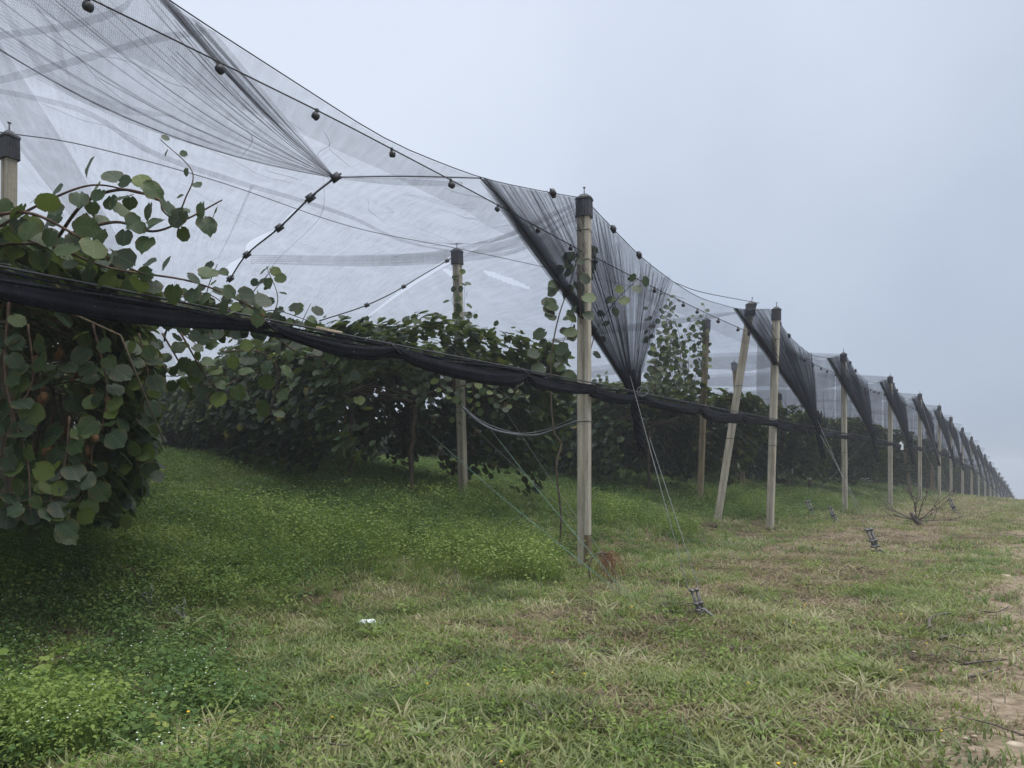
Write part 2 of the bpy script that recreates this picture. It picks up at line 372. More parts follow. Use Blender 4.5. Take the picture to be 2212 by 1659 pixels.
# finer angles ahead of the camera
th = np.radians(np.concatenate([np.arange(30, 150, .6), np.arange(150, 390, 4.)]))
XX = np.outer(rr, np.cos(th)); YY = np.outer(rr, np.sin(th)); ZZ = ground(XX, YY)
nr, na = XX.shape; idx = np.arange(nr*na).reshape(nr, na)
Q = np.stack([idx[:-1, :], idx[1:, :], np.roll(idx, -1, 1)[1:, :], np.roll(idx, -1, 1)[:-1, :]], -1).reshape(-1, 4)
Vg = np.stack([XX, YY, ZZ], -1).reshape(-1, 3)
bare = np.clip(track(XX, YY)+.55*brown(XX, YY), 0, 1).ravel()
gnd = link('ground', arrmesh('ground', Vg, Q[:, ::-1][:, ::-1], M['ground'], tint=bare)); tag(gnd, kind='structure')

# ------------------------------------------------------------------ posts
GV = 'concrete posts standing along the headland'
def post_parts(root, H, w, d, mat, cap=True, lean=Vector((0, 0, 0)), rz=0, bands=(2.0, 4.1), pin=True, capw=1.25, wet=False):
    # shaft with a groove down its front face, chamfered corners
    hw, hd = w/2, d/2; c = .012; gr = .014
    out = [(-hw+c, -hd), (-gr*1.6, -hd), (-gr, -hd+.018), (gr, -hd+.018), (gr*1.6, -hd), (hw-c, -hd), (hw, -hd+c), (hw, hd-c), (hw-c, hd), (-hw+c, hd), (-hw, hd-c), (-hw, -hd+c)]
    sh = Matrix.Identity(4); sh[0][2] = lean.x/H; sh[1][2] = lean.y/H
    Mr = sh @ Matrix.Rotation(rz, 4, 'Z')
    m = MB(); m.prism(out, -.35, H-.02, 1, Mr); link('shaft', m.mesh('shaft', mat, False), root)
    if cap:
        # ribbed skirt and shallow domed lid
        n = 36; cw, ch = w*capw, d*capw
        ring = []
        for i in range(n):
            t = 2*math.pi*i/n; k = (abs(math.cos(t))**6+abs(math.sin(t))**6)**(-1/6); rb = 1+(.06 if i % 2 else 0)
            ring.append((cw/2*k*math.cos(t)*rb, ch/2*k*math.sin(t)*rb))
        m = MB(); m.prism(ring, H-.26, H-.03, 1/1.06, Mr); capo = link('cap', m.mesh('cap', M['cap'], False), root)
        m = MB(); ring2 = [(x*1.05, y*1.05) for x, y in ring]
        m.prism(ring2, H-.028, H-.002, .96, Mr); m.prism([(x*.9, y*.9) for x, y in ring], H, H+.05, .45, Mr)
        link('cap_lid', m.mesh('cap_lid', M['cap'], False), capo)
        if pin:
            m = MB(); m.tube([Mr @ Vector((0, 0, H+.04)), Mr @ Vector((0, 0, H+.14))], .008, 6); m.tube([Mr @ Vector((0, 0, H+.14)), Mr @ Vector((0, 0, H+.15))], .02, 6)
            link('pin', m.mesh('pin', M['steel']), capo)
    for b in bands:
        m = MB(); pts = [Mr @ Vector(((hw+.004)*x, (hd+.004)*y, b+.006*z)) for x, y, z in ((-1, -1, 0), (1, -1, 1), (1, 1, 0), (-1, 1, -1), (-1, -1, 0))]
        m.tube(pts, .005, 5); link('wire_band', m.mesh('wire_band', M['cable']), root)
    if wet:
        m = MB(); m.prism([(x*1.02, y*1.02) for x, y in out[3:9]]+[(0, hd*1.02)], -.2, .34, 1, Mr); m.prism([(x*1.021, y*1.021) for x, y in out[4:8]], .341, .46, 1, Mr)
        o = link('damp_patch', m.mesh('damp_patch', M['wet'], False), root)
ZL = [3.75, 10, 16.8, 23.2, 28.6, 34.8, 40.6]; XL = [-3.6] + [(px-CX)/F*z for px, z in zip((1262, 1663, 1825, 1923, 1987, 2029), ZL[1:])]
POSTS = list(zip(XL, ZL))
k = 7
while ZL[-1] < 150 and k < 28:
    z = POSTS[-1][1]+6.1; POSTS.append((.975+.7275*(z-10), z)); k += 1
H = 5.0
def zpost(k): x, y = POSTS[k]; q, D = qd(x, y); return float(rise(q)+drop(D))
ords = ['', 'nearest', 'second', 'third', 'fourth', 'fifth', 'sixth', 'seventh', 'eighth', 'ninth', 'tenth', 'eleventh', 'twelfth', 'thirteenth']
proto_far = None
for k, (x, y) in enumerate(POSTS):
    if k == 0: continue               # out of the frame to the left; nothing of it shows
    if k <= 9 or proto_far is None:
        r = empty('headland_post', (x, y, zpost(k)))
        w = .165 if k == 1 else .15
        post_parts(r, H, w, w*.9, M['concrete'], lean=Vector(({2: .15, 3: -.04}.get(k, 0), 0, 0)), rz=R(-20 if k == 1 else -35), wet=(k == 1), bands=(1.98, 4.15, 4.55) if k == 1 else (1.9, 4.3))
        tag(r, {1: 'tall concrete post in the middle with a damp brown stain at its foot', 2: 'pale concrete post just right of the leaning post, second along the headland'}.get(k) or 'grey concrete headland post, %s along counting from the tall nearest one' % ords[k], 'post', GV)
        if k == 9: proto_far = r
    else:
        r = copy_tree(proto_far); r.location = (x, y, zpost(k)); tag(r, 'distant concrete post beyond the ninth, small and fading into the fog', 'post', 'distant headland posts fading into the fog')
        r.name = 'headland_post'; r.rotation_euler = (random.uniform(-.015, .015), random.uniform(-.02, .02), random.uniform(-.2, .2))
        if k <= 12: r['label'] = 'far grey headland post, %s along counting from the tall nearest one' % ords[k]; r['group'] = GV
def inner_post(bx, Z, H_, top, lab, mat='concrete_brown', w=.15, grp='posts standing inside the orchard', cap=True, rz=-30):
    X = (bx-CX)/F*Z; z = g(X, Z); r = empty('orchard_post', (X, Z, z-.02))
    post_parts(r, H_, w, w*.9, M[mat], cap, Vector((top/F*Z, 0, 0)), R(rz), bands=(1.9, 3.1), capw=1.35)
    return tag(r, lab, 'post', grp)
inner_post(1001, 14.2, CAMZ+(HY-540)/F*14.2-g((1001-CX)/F*14.2, 14.2), -14, 'concrete post left of centre with small leaves climbing it and a thick black cap', 'concrete', .15)
inner_post(16, 8.1, CAMZ+(HY-290)/F*8.1-g((16-CX)/F*8.1, 8.1), 4, 'concrete post at the left edge of the photo, rising out of the vine leaves', 'concrete', .13)
inner_post(1512, 20, CAMZ+(HY-690)/F*20-g((1512-CX)/F*20, 20), 14, 'brown stained post with a cap, left of the leaning post, behind the netting')
inner_post(1549, 16.9, CAMZ+(HY-655)/F*16.9-g((1549-CX)/F*16.9, 16.9), 74, 'concrete post leaning strongly to the right beside the second headland post', 'concrete', .17, rz=-18)
inner_post(1606, 27, CAMZ+(HY-783)/F*27-g((1606-CX)/F*27, 27), -20, 'slim brownish post leaning left between the leaning post and the second headland post')
inner_post(1703, 33, CAMZ+(HY-850)/F*33-g((1703-CX)/F*33, 33), -20, 'brownish post leaning left, in the gap right of the second headland post')
inner_post(1968, 38, CAMZ+(HY-900)/F*38-g((1968-CX)/F*38, 38), -24, 'prop post leaning left just right of the fourth headland post')
inner_post(2020, 44, CAMZ+(HY-930)/F*44-g((2020-CX)/F*44, 44), -16, 'prop post leaning left, just left of the sixth headland post')
inner_post(2012, 46, CAMZ+(HY-915)/F*46-g((2012-CX)/F*46, 46), 2, 'straight brown inner post, half hidden left of the sixth headland post')

# ------------------------------------------------------------------ nets
def surf(fn, nu, nv, mat, name, wscale=None):
    u = np.linspace(0, 1, nu); v = np.linspace(0, 1, nv); U, V_ = np.meshgrid(u, v, indexing='ij')
    A = fn(U, V_); X, Y, Z = A[:3]
    if len(A) > 3: uu, vv = A[3:5]
    else:
        uu = U*wscale[0]; vv = V_*wscale[1]
    idx = np.arange(nu*nv).reshape(nu, nv)
    q = np.stack([idx[:-1, :-1], idx[1:, :-1], idx[1:, 1:], idx[:-1, 1:]], -1).reshape(-1, 4)
    return arrmesh(name, np.stack([X, Y, Z], -1).reshape(-1, 3), q, mat, uv=np.stack([uu, vv], -1).reshape(-1, 2))
SV = np.array([4.58, 6.2])           # step from post to post
def sagcurve(u, k=1):
    xs = np.linspace(0, 1, 41)
    t = np.interp(xs, [0, .25, .53, .714, .88, 1], [0, .33, .56, .45, .2, 0]) if k == 0 else np.interp(xs, [0, .2, .36, .5, .75, 1], [0, .38, .52, .56, .38, 0])
    t = np.convolve(np.pad(t, 2, mode='reflect', reflect_type='odd'), np.ones(5)/5, 'valid')
    return np.interp(np.clip(u, 0, 1), xs, t)
def clipz(k, u): return np.interp(u, [0, .2, .45, .7, 1], [4.40, 4.41, 4.41, 4.36, 4.27]) if k == 0 else 4.28-.05*np.sin(np.pi*np.asarray(u))
def cable_pt(k, u, top=True):        # cable between post k and k+1 (near end at k)
    a = np.array(POSTS[k]); b = np.array(POSTS[k+1]); p = a+(b-a)*u; z = zpost(k)*(1-u)+zpost(k+1)*u
    return Vector((p[0], p[1], z+(H-float(sagcurve(u, k)) if top else clipz(k, u))))
# canopy of one bay, from the cable over the headland inward, ridges over the rows, valley over the alley
def canopy_fn(svec, L, gap=0., seed=0, valley=.95, z1=0.):
    def fn(U, V_):
        v = L*V_**1.5; w = np.abs(2*U-1)
        depth = sagcurve(U)*(1-smooth(0, 3, v))+smooth(0, 3, v)*valley*(1-w**1.5)
        X = svec[0]*U+RH[0]*v; Y = svec[1]*U+RH[1]*v
        q = X*NL[0]+Y*NL[1]
        n = fbm(U*5+seed, v*.5+seed, 3)-.5
        Z = H+z1*U+2.4*(1-np.exp(-np.maximum(q, 0)/12))-depth+.22*n*smooth(0, 1.5, v)*(1-w**6)-.15*np.abs(np.sin(v*.55))*w**4*0
        Lw = math.hypot(*svec)
        return X, Y, Z, U*Lw, v
    return fn
# curtain at a post: gathered between two points of the cable and pulled down to a knot
def curtain_fn(top_pts, knot, N=22, over=2.4, amp=.10, power=1.35, pinch=.10, back=(0, 0)):
    T = np.array([tuple(p) for p in top_pts]); K = np.array(tuple(knot)); tt = np.linspace(0, 1, len(T))
    def fn(U, V_):
        a = U**power; a2 = np.clip(a+over*np.sin(2*np.pi*N*U+6*np.sin(3.1*U)+2*np.sin(23*U))/(2*np.pi*N)*(.35+V_)*(1+.7*np.sin(17*U+2)), 0, 1)
        tx, ty, tz = (np.interp(a2, tt, T[:, i]) for i in range(3))
        ph = np.cos(2*np.pi*N*U+3*np.sin(5*U))*amp*(1-.6*V_)*(.3+.7*np.minimum(1, V_*4))
        b = V_; bulge = .18*np.sin(np.pi*b)
        wv = (1-b)+pinch*b*b*0
        X = K[0]+(tx-K[0])*(1-b)**1.05; Y = K[1]+(ty-K[1])*(1-b)**1.05; Z = K[2]+(tz-K[2])*(1-b)**.94
        # folds spread even at the knot
        X = X+ph*NL[0]*-1+pinch*b**3*(a-.5)*SH[0]; Y = Y+ph*NL[1]*-1+pinch*b**3*(a-.5)*SH[1]
        Z = Z+.03*ph
        ln = 3.
        return X, Y, Z, U*4, V_*ln
    return fn
def local_post(k): return Vector((POSTS[k][0], POSTS[k][1], zpost(k)))
KN = Vector((.84, 1.10, 2.42))       # knot, seen from the foot of its post
KN2 = Vector((2.0, 2.25, 2.46))
def curtain_meshes(k, hi, KN=KN, mat='net_dark', u1=.36):
    o = local_post(k)
    pts = [cable_pt(k-1, u)-o for u in np.linspace(1-.286, 1, 6)]+[cable_pt(k, u)-o for u in np.linspace(0, u1, 8)[1:]]
    for i in range(len(pts)):
        pts[i] += Vector((0, 0, -.01))
    n = 240 if hi else 130
    a = surf(curtain_fn(pts, KN, N=46 if hi else 18, over=2.8, amp=.05), n*2 if hi else n, 26 if hi else 16, M[mat], 'curtain')
    # the heavy folded hem on the near side
    e = [pts[0].lerp(pts[1], .42*i) for i in (0, .5, 1)]
    b = surf(curtain_fn(e, KN, N=5, over=2.0, amp=.04, power=1), 90, 20, M[mat], 'curtain_hem')
    c_ = surf(curtain_fn(pts, KN, N=17, over=2.6, amp=.09, power=1.8), n, 20, M[mat], 'curtain')
    # rope-like creases drawn tight towards the knot
    rnd = random.Random(5); m = MB(); T = np.array([tuple(p) for p in pts]); tt = np.linspace(0, 1, len(pts))
    for i in range(46 if hi else 26):
        a_ = rnd.random()**1.5; t0 = rnd.choice((0, 0, rnd.uniform(0, .5))); P_ = []
        off = rnd.uniform(-.09, .09); wob = rnd.uniform(-.06, .06)
        for b_ in np.linspace(t0, 1, 9):
            aa = min(1, max(0, a_+wob*math.sin(4*b_+i)*(1-b_))); tp = Vector([np.interp(aa, tt, T[:, j]) for j in range(3)])
            P_.append(tp.lerp(KN, b_)+Vector((NL[0], NL[1], 0))*off*(1-b_)+Vector((0, 0, .10*math.sin(math.pi*b_))))
        m.tube(P_, rnd.uniform(.0015, .004) if hi else rnd.uniform(.003, .006), 3, False)
    d_ = m.mesh('crease', M['roll'])
    return a, b, c_, d_
def bunch_mesh():
    m = MB(); pts = [KN+Vector((-.05, -.08, .42)), KN+Vector((-.02, -.05, .2)), KN+Vector((0, 0, .03)), KN+Vector((0, -.02, -.02))]
    for a in range(5):
        t = a*1.256; d = Vector((math.cos(t), math.sin(t)*.6, 0))
        m.tube([KN+d*.16+Vector((-.05, 0, .42)), KN+d*.09+Vector((0, 0, .2)), KN+d*.035+Vector((0, 0, .02))], [.012, .03, .035], 6)
    m.ellip(KN+Vector((.0, 0, -.02)), .09, .08, .05, 10, 6, .15); m.ellip(KN+Vector((.07, -.03, -.03)), .06, .06, .05, 8, 6, .15)
    return m.mesh('knot', M['roll'])
def tail_mesh(L=.75, seed=1):
    rnd = random.Random(seed); m = MB()
    for a in range(4):
        pts = []; rad = []
        for i in range(9):
            t = i/8; pts.append(KN+Vector((.02+.09*t+.045*math.cos(i*1.3+a*1.57), -.12*t+.045*math.sin(i*1.3+a*1.57), -.05-L*t))); rad.append(.04*(1-.5*abs(t-.4))*rnd.uniform(.7, 1.1))
        m.tube(pts, rad, 6)
    return m.mesh('tail', M['roll'])
knot_me = bunch_mesh(); tail_me = tail_mesh()
def roll_mesh(a, b, r0, r1, seed, ties=(), slope=0.):
    # netting rolled up under its cable: top edge straight, belly uneven, pinched at the ties
    rnd = random.Random(seed); n = 70; a = Vector(a); b = Vector(b); d = (b-a).normalized(); side = d.cross(Vector((0, 0, 1))).normalized()
    V = []; Fc = []; ns = 30; n = 120; ph = [rnd.random()*6 for _ in range(6)]
    for i in range(n+1):
        t = i/n; p = a.lerp(b, t); te = [0]+[q_[0] for q_ in ties]+[1]; si = max([j_ for j_ in range(len(te)-1) if te[j_] <= t] or [0]); p.z -= .06*math.sin(math.pi*min(1, max(0, (t-te[si])/(te[si+1]-te[si]))))
        rr_ = r0+(r1-r0)*t; k = 1+.24*math.sin(9*t+ph[0])+.10*math.sin(23*t+ph[1])
        for tt, wd in ties: k *= 1-.5*math.exp(-((t-tt)/wd)**2)
        hh = rr_*k; ww = rr_*.55*(.8+.2*k)
        for j in range(ns):
            an = 2*math.pi*j/ns; w = 1+.10*math.sin(3*an+9*t+ph[2])+.09*math.sin(7*an-12*t+ph[3]+2*math.sin(6*t))+.05*math.sin(13*an+25*t+ph[4])
            V.append(p+side*math.cos(an)*ww*w+Vector((0, 0, (math.sin(an)*w-1)*hh*.98)))
    for i in range(n):
        for j in range(ns): k = (j+1) % ns; Fc.append((i*ns+j, i*ns+k, (i+1)*ns+k, (i+1)*ns+j))
    Fc.append(tuple(reversed(range(ns)))); Fc.append(tuple(n*ns+j for j in range(ns)))
    m = MB(); m.v = V; m.f = Fc; return m
def roll_pt(k, u, dz=0):
    a = np.array(POSTS[k]); b = np.array(POSTS[k+1]); p = a+(b-a)*u
    z = zpost(k)*(1-u)+zpost(k+1)*u
    return Vector((p[0]+.09, p[1]-.16, z+2.47+dz))
def clip_mesh():
    m = MB(); m.tube([Vector((0, -.018, -.05)), Vector((0, .018, -.05))], .029, 12); m.tube([Vector((0, -.024, -.05)), Vector((0, .024, -.05))], .018, 8); m.box((0, 0, -.003), .02, .02, .03)
    return m.mesh('clip', M['cap'])
clip_me = clip_mesh()
def plate_mesh():
    m = MB(); m.box((0, 0, 0), .10, .05, .075, None, .8); m.box((0, -.028, 0), .06, .012, .05); m.tube([Vector((-.07, 0, 0)), Vector((.07, 0, 0))], .012, 6)
    return m.mesh('clamp', M['cap'])
plate_me = plate_mesh()
canopy_far = [surf(canopy_fn(SV, 42, seed=s*3.3, z1=0), 34, 56, M['net'], 'canopy') for s in range(3)]
cur_near = curtain_meshes(1, True); cur_far = curtain_meshes(2, False, KN2, 'net_dense', .5)
NB = len(POSTS)-1
def bay_cables(k, lod):
    r = empty('support_cable', tuple(cable_pt(k, 0, False))); n = 20 if lod else 8
    m = MB(); m.tube([cable_pt(k, u, False) for u in np.linspace(0, 1, n)], .0065, 5); m.build('cable', M['cable'], r)
    nc = 9 if lod else 5
    for j in range(nc):
        u = (j+.5)/nc+random.uniform(-.02, .02) if k else 1-(.045+.097*j+.004*j*j*.5); p = cable_pt(k, u, False)-r.location
        o = link('clip', clip_me, r, p); o.rotation_euler = (random.uniform(-.3, .3), random.uniform(-.2, .2), R(-30)+random.uniform(-.6, .6)); s = random.uniform(.9, 1.15); o.scale = (s, s, s)
    return r
def bay_top(k, lod):
    r = empty('top_cable', tuple(cable_pt(k, 0)))
    m = MB(); m.tube([cable_pt(k, u)+Vector((0, 0, .0)) for u in np.linspace(0, 1, 24 if lod else 10)], .0055, 5); m.build('cable', M['cable'], r)
    for u in ((.1, .2) if k else (.9,)):
        o = link('clamp', plate_me, r, cable_pt(k, u)-r.location); o.rotation_euler = (0, R(30), R(54))
    return r
def hem(k, root, n=60, seed=0):
    def fn(U, V_):
        a = np.array(POSTS[k]); b = np.array(POSTS[k+1]); z0, z1 = zpost(k), zpost(k+1)
        wv = .10+.10*fbm(U*9+seed, U*0+seed, 2)
        X = a[0]+(b[0]-a[0])*U+NL[0]*.14*V_; Y = a[1]+(b[1]-a[1])*U+NL[1]*.14*V_
        Z = z0*(1-U)+z1*U+clipz(k, U)-V_*wv*1.2
        return X-root.location.x, Y-root.location.y, Z-root.location.z, U*7.6, V_*.4
    link('net_hem', surf(fn, n, 4, M['net_dark'], 'net_hem'), root)
for k in range(0, NB):
    lod = k <= 4; o = local_post(k)
    nth = ['', 'nearest', 'second', 'third', 'fourth', 'fifth', 'sixth']
    far = k > 6
    if k <= 6:
        c = bay_cables(k, lod); t = bay_top(k, lod)
        if k == 0:
            tag(c, 'dark cable with round black clips running from the top left down to the tall post', 'cable', 'clip cables between the posts'); tag(t, 'thin top cable sagging from the upper left to the cap of the tall post', 'cable', 'top cables between the post caps')
        else:
            tag(c, 'clip-hung cable just under the caps between the %s and %s headland posts' % (ords[k], ords[k+1]), 'cable', 'clip cables between the posts')
            tag(t, 'thin sagging cable from the cap of the %s headland post to that of the %s' % (ords[k], ords[k+1]), 'cable', 'top cables between the post caps')
    if k >= 1:
        n_ = empty('hail_net', tuple(o))
        me = canopy_far[k % 3]
        if k == 1:
            me = surf(canopy_fn(SV, 42, seed=3.3), 170, 330, M['net'], 'canopy'); import bmesh
            bm = bmesh.new(); bm.from_mesh(me); kill = []
            for f_ in bm.faces:
                c_ = f_.calc_center_median()+o; px_, py_ = CX+F*c_.x/c_.y, HY-F*(c_.z-CAMZ)/c_.y
                for hx, hy, ha, hw_, hh_ in ((1098, 590, .37, 52, 6), (985, 575, .5, 22, 6), (840, 632, -.6, 16, 5)):
                    dx_, dy_ = px_-hx, py_-hy; e1 = dx_*math.cos(ha)+dy_*math.sin(ha); e2 = -dx_*math.sin(ha)+dy_*math.cos(ha)
                    if (e1/hw_)**2+(e2/hh_)**2 < 1+.15*math.sin(.15*e1): kill.append(f_); break
            bmesh.ops.delete(bm, geom=kill, context='FACES'); bm.to_mesh(me); bm.free()
        ob = link('canopy', me, n_)
        ob.scale = ((POSTS[k+1][0]-POSTS[k][0])/SV[0], (POSTS[k+1][1]-POSTS[k][1])/SV[1], 1)
        cm = cur_near if k == 1 else cur_far
        f0 = random.uniform(.92, 1.08) if k > 2 else 1
        for nm_, me_ in zip(('curtain', 'curtain_hem', 'curtain', 'crease'), cm):
            o_ = link(nm_, me_, n_); o_.scale = (f0, f0, 1)
            if nm_ == 'crease': o_['kind'] = 'stuff'
        sh_ = (0, 0, 0) if k == 1 else Vector((KN2.x*f0, KN2.y*f0, KN2.z))-KN; link('knot', knot_me, n_, sh_); link('tail', tail_me, n_, sh_)
        if k >= 2:
            def side(U, V_, k=k, n_=n_):
                a = np.array(POSTS[k]); b = np.array(POSTS[k+1]); z0, z1 = zpost(k), zpost(k+1)
                U2 = U+.012*np.sin(60*U)*V_; w = .05*np.sin(37*U+k)*(.3+V_)+.18*V_*(1-V_)
                X = a[0]+(b[0]-a[0])*U2+NL[0]*(.22+w); Y = a[1]+(b[1]-a[1])*U2+NL[1]*(.22+w); top_ = H-sagcurve(U)-.03
                Z = z0*(1-U)+z1*U+top_+(2.5-top_)*V_*(1-.22*np.sin(np.pi*U)**2)
                return X-n_.location.x, Y-n_.location.y, Z-n_.location.z, U*7.6, V_*2.2
            link('side_net', surf(side, 50, 8, M['net_side'], 'side_net'), n_)
        if k <= 6: hem(k, n_, 60, k)
        if not far: tag(n_, 'black hail net behind the %s headland post, its front gathered into a knot' % ords[k] if k > 1 else 'black hail net over the tall post, pulled down in a dark fan to a knot', 'net', 'hail nets gathered at the headland posts')
        elif k <= 12: tag(n_, 'small far hail net gathered just past the %s headland post' % ords[k], 'net', 'hail nets gathered at the headland posts')
        else: tag(n_, 'distant gathered hail net beyond the twelfth headland post, dark against the fog', 'net', 'distant hail nets fading into the fog')
# ---- the bay on the left, between the unseen post and the tall one
n0 = empty('hail_net', tuple(local_post(0)))
tag(n0, 'large pale hail net sheet spread overhead at the upper left, wrinkled and torn', 'net', 'hail nets gathered at the headland posts')
o0 = n0.location
CH = [cable_pt(0, .53), P(725, 383, 7.45), P(670, 427, 7.95), P(603, 492, 8.9), P(533, 550, 9.9), P(497, 602, 10.8), P(440, 690, 13.5), P(380, 780, 19), P(330, 860, 30)]
capB = P(18, 288, 8.1); capA = P(988, 540, 14.2); cap1 = cable_pt(0, 1); cap0 = cable_pt(0, 0)
R0 = [cap0, cap0.lerp(capB, .5)+Vector((0, 0, -.12)), capB, capB+Vector((-2.1, 5.2, .5)), capB+Vector((-4.2, 10.4, .8)), capB+Vector((-8.4, 20.8, 1.1))]
R1 = [cap1, cap1.lerp(capA, .5)+Vector((0, 0, -.14)), capA, capA+Vector((-2.1, 5.2, .35)), capA+Vector((-4.2, 10.4, .6)), capA+Vector((-8.4, 20.8, 1.0))]
def resample(pts, ts):
    A = np.array([tuple(p) for p in pts]); t = np.linspace(0, 1, len(A)); return [np.interp(ts, t, A[:, i]) for i in range(3)]
def ruled(Lp, Rp, sag, seed, c0=0., c1=.53, lens=False):
    us = np.linspace(0, 1, 41); dd = np.array([tuple(cable_pt(0, c0+(c1-c0)*u)-Lp[0].lerp(Rp[0], u)) for u in us])
    def fn(U, V_):
        fo = smooth(.14, 0, V_); fz = smooth(0, .06, V_)
        l = resample(Lp, V_); r_ = resample(Rp, V_)
        w = 4*U*(1-U); n = fbm(U*6+seed, V_*14+seed, 3)-.5; n2 = np.sin(U*38+6*V_+seed*2)*.02*np.exp(-V_*6)
        if lens:
            ph = V_*(len(Rp)-1); e = np.where((ph > 2.0) & (ph < 5.0), np.abs(np.sin(np.pi*ph))*np.where((ph > 3), .17, .05), 0)*smooth(.5, 1, U)
        else: e = 0
        X = l[0]*(1-U)+r_[0]*U-o0.x-e*.9; Y = l[1]*(1-U)+r_[1]*U-o0.y-e*.2; Z = l[2]*(1-U)+r_[2]*U-o0.z-sag*w+.20*n*w+n2
        d = np.sqrt((l[0]-r_[0])**2+(l[1]-r_[1])**2)
        dx, dy, dz = (np.interp(U, us, dd[:, i])*fo for i in range(3)); sg0 = (sag*w-.20*n*w-n2)*(1-fz)
        return X+dx, Y+dy, Z+dz+sg0-.012, U*5.0, V_*26
    return fn
link('canopy', surf(ruled(R0, CH, .22, 2.2, lens=True), 60, 110, M['net'], 'canopy'), n0)
link('canopy', surf(ruled(CH, R1, .20, 5.1, .53, 1.), 60, 110, M['net'], 'canopy'), n0)
nl = empty('hail_net', (POSTS[0][0]-4.58-.02, POSTS[0][1]-6.3, zpost(0)))
link('canopy', surf(canopy_fn(np.array([4.56, 6.25]), 42, seed=8.), 40, 60, M['net'], 'canopy'), nl)
tag(nl, 'pale hail net beyond the left edge post, glimpsed behind the vine leaves', 'net', 'hail nets gathered at the headland posts')
# second layer fanning up from the first clamp
top = [P(-260, -40, 6.6), P(-60, -70, 6.2), P(90, -80, 5.9), P(220, -90, 5.6), P(330, -40, 5.5), cable_pt(0, .24)+Vector((0, .03, -.02)), cable_pt(0, .29)+Vector((0, .03, -.02))]
def fan(U, V_):
    N = 15; a = U+1.7*np.sin(2*np.pi*N*U+2*np.sin(9*U))/(2*np.pi*N)*(.4+.8*V_); a = np.clip(a, 0, 1)
    t = resample(top, a); K = CH[1]; b = V_**.9; ph = np.cos(2*np.pi*N*U)*.03*(1-V_)
    cur = .32*np.sin(np.pi*b)*(1-U)
    return t[0]*(1-b)+K.x*b-o0.x+ph, t[1]*(1-b)+K.y*b-o0.y, t[2]*(1-b)+K.z*b-o0.z-cur, U*4, V_*4
link('folded_layer', surf(fan, 220, 30, M['net'], 'folded_layer'), n0)
rnd_ = random.Random(9); m = MB()
for i in range(34):
    a_ = rnd_.random(); P_ = []; t0 = 0 if i % 3 else rnd_.uniform(.1, .5); t1 = 1 if i % 2 else rnd_.uniform(.5, 1)
    for b_ in np.linspace(t0, t1, 12):
        x_, y_, z_, _u, _v = fan(np.array(a_+.02*math.sin(3*b_+i)), np.array(b_)); P_.append(Vector((float(x_)+o0.x, float(y_)+o0.y, float(z_)+o0.z-.01)))
    m.tube(P_, rnd_.uniform(.0012, .0032), 3, False)
m.build('crease', M['cable'], n0)['kind'] = 'stuff'
m = MB()                              # finer creases in the big sheets
for i in range(26):
    f_ = ruled(R0, CH, .22, 2.2) if i % 2 else ruled(CH, R1, .20, 5.1, .53, 1.); u0, v0 = rnd_.uniform(.05, .95), rnd_.uniform(.02, .3); du, dv = rnd_.uniform(-.35, .35), rnd_.uniform(-.03, .10); P_ = []
    for t in np.linspace(0, 1, 12):
        r3 = f_(np.array([[min(1, max(0, u0+du*t+.02*math.sin(5*t+i)))]]), np.array([[max(0, v0+dv*t)]])); P_.append(Vector((float(r3[0][0, 0])+o0.x, float(r3[1][0, 0])+o0.y, float(r3[2][0, 0])+o0.z-.01)))
    m.tube(P_, [.0004]+[rnd_.uniform(.001, .0022)]*10+[.0004], 3, False)
m.build('crease', M['wire'], n0)['kind'] = 'stuff'
# overlapping strips and hanging flaps: (points, width, material)
def strip(pts, wid, name='overlap_strip', mat='net', parent=None, axis=Vector((0, 0, 1)), seed=0):
    parent = parent or n0; A = np.array([tuple(p) for p in pts]); n = len(A)
    def fn(U, V_):
        t = np.linspace(0, 1, n); s = [np.interp(U, t, A[:, i]) for i in range(3)]
        ww = np.interp(U, np.linspace(0, 1, len(wid)), wid)*(1+.25*(fbm(U*7+seed, V_*0+seed, 2)-.5))
        sgl = (V_-.5)*ww
        return s[0]+axis.x*sgl-parent.location.x, s[1]+axis.y*sgl-parent.location.y, s[2]+axis.z*sgl-parent.location.z, U*5, V_*.5
    return link(name, surf(fn, 60, 5, M[mat], name), parent)
def curve(pp, n=24):
    from mathutils import geometry
    out = []; pts = [Vector(p) for p in pp]
    ext = [2*pts[0]-pts[1]]+pts+[2*pts[-1]-pts[-2]]
    for i in range(1, len(ext)-2):
        p0, p1, p2, p3 = ext[i-1:i+3]
        for j in range(n):
            t = j/n; out.append(.5*((2*p1)+(-p0+p2)*t+(2*p0-5*p1+4*p2-p3)*t*t+(-p0+3*p1-3*p2+p3)*t**3))
    out.append(pts[-1]); return out
strip(curve([P(-30, 190, 8.6), P(180, 240, 8.4), P(330, 330, 8.6), P(520, 395, 9), P(640, 430, 9.4), P(760, 470, 10), P(870, 520, 11), P(985, 545, 12.8)]), [.06, .07, .07, .06, .06, .05, .02], seed=1)
strip(curve([P(-20, 80, 6.4), P(150, 55, 6.4), P(260, 20, 6.3), P(300, -30, 6.2)]), [.06, .07, .07, .06], seed=2)
strip(curve([P(-20, 178, 6.9), P(170, 130, 6.8), P(330, 85, 6.5), P(440, 70, 6.1)]), [.08, .07, .07, .05], seed=4)
strip(curve([P(-10, -40, 5.6), P(30, 60, 5.7), P(110, 165, 5.8), P(200, 215, 6.0), P(290, 240, 6.2), P(380, 252, 6.4)]), [.07, .05, .07, .10, .07, .01], 'hanging_flap', 'net_dark', seed=5, axis=Vector((.45, 0, .9)))
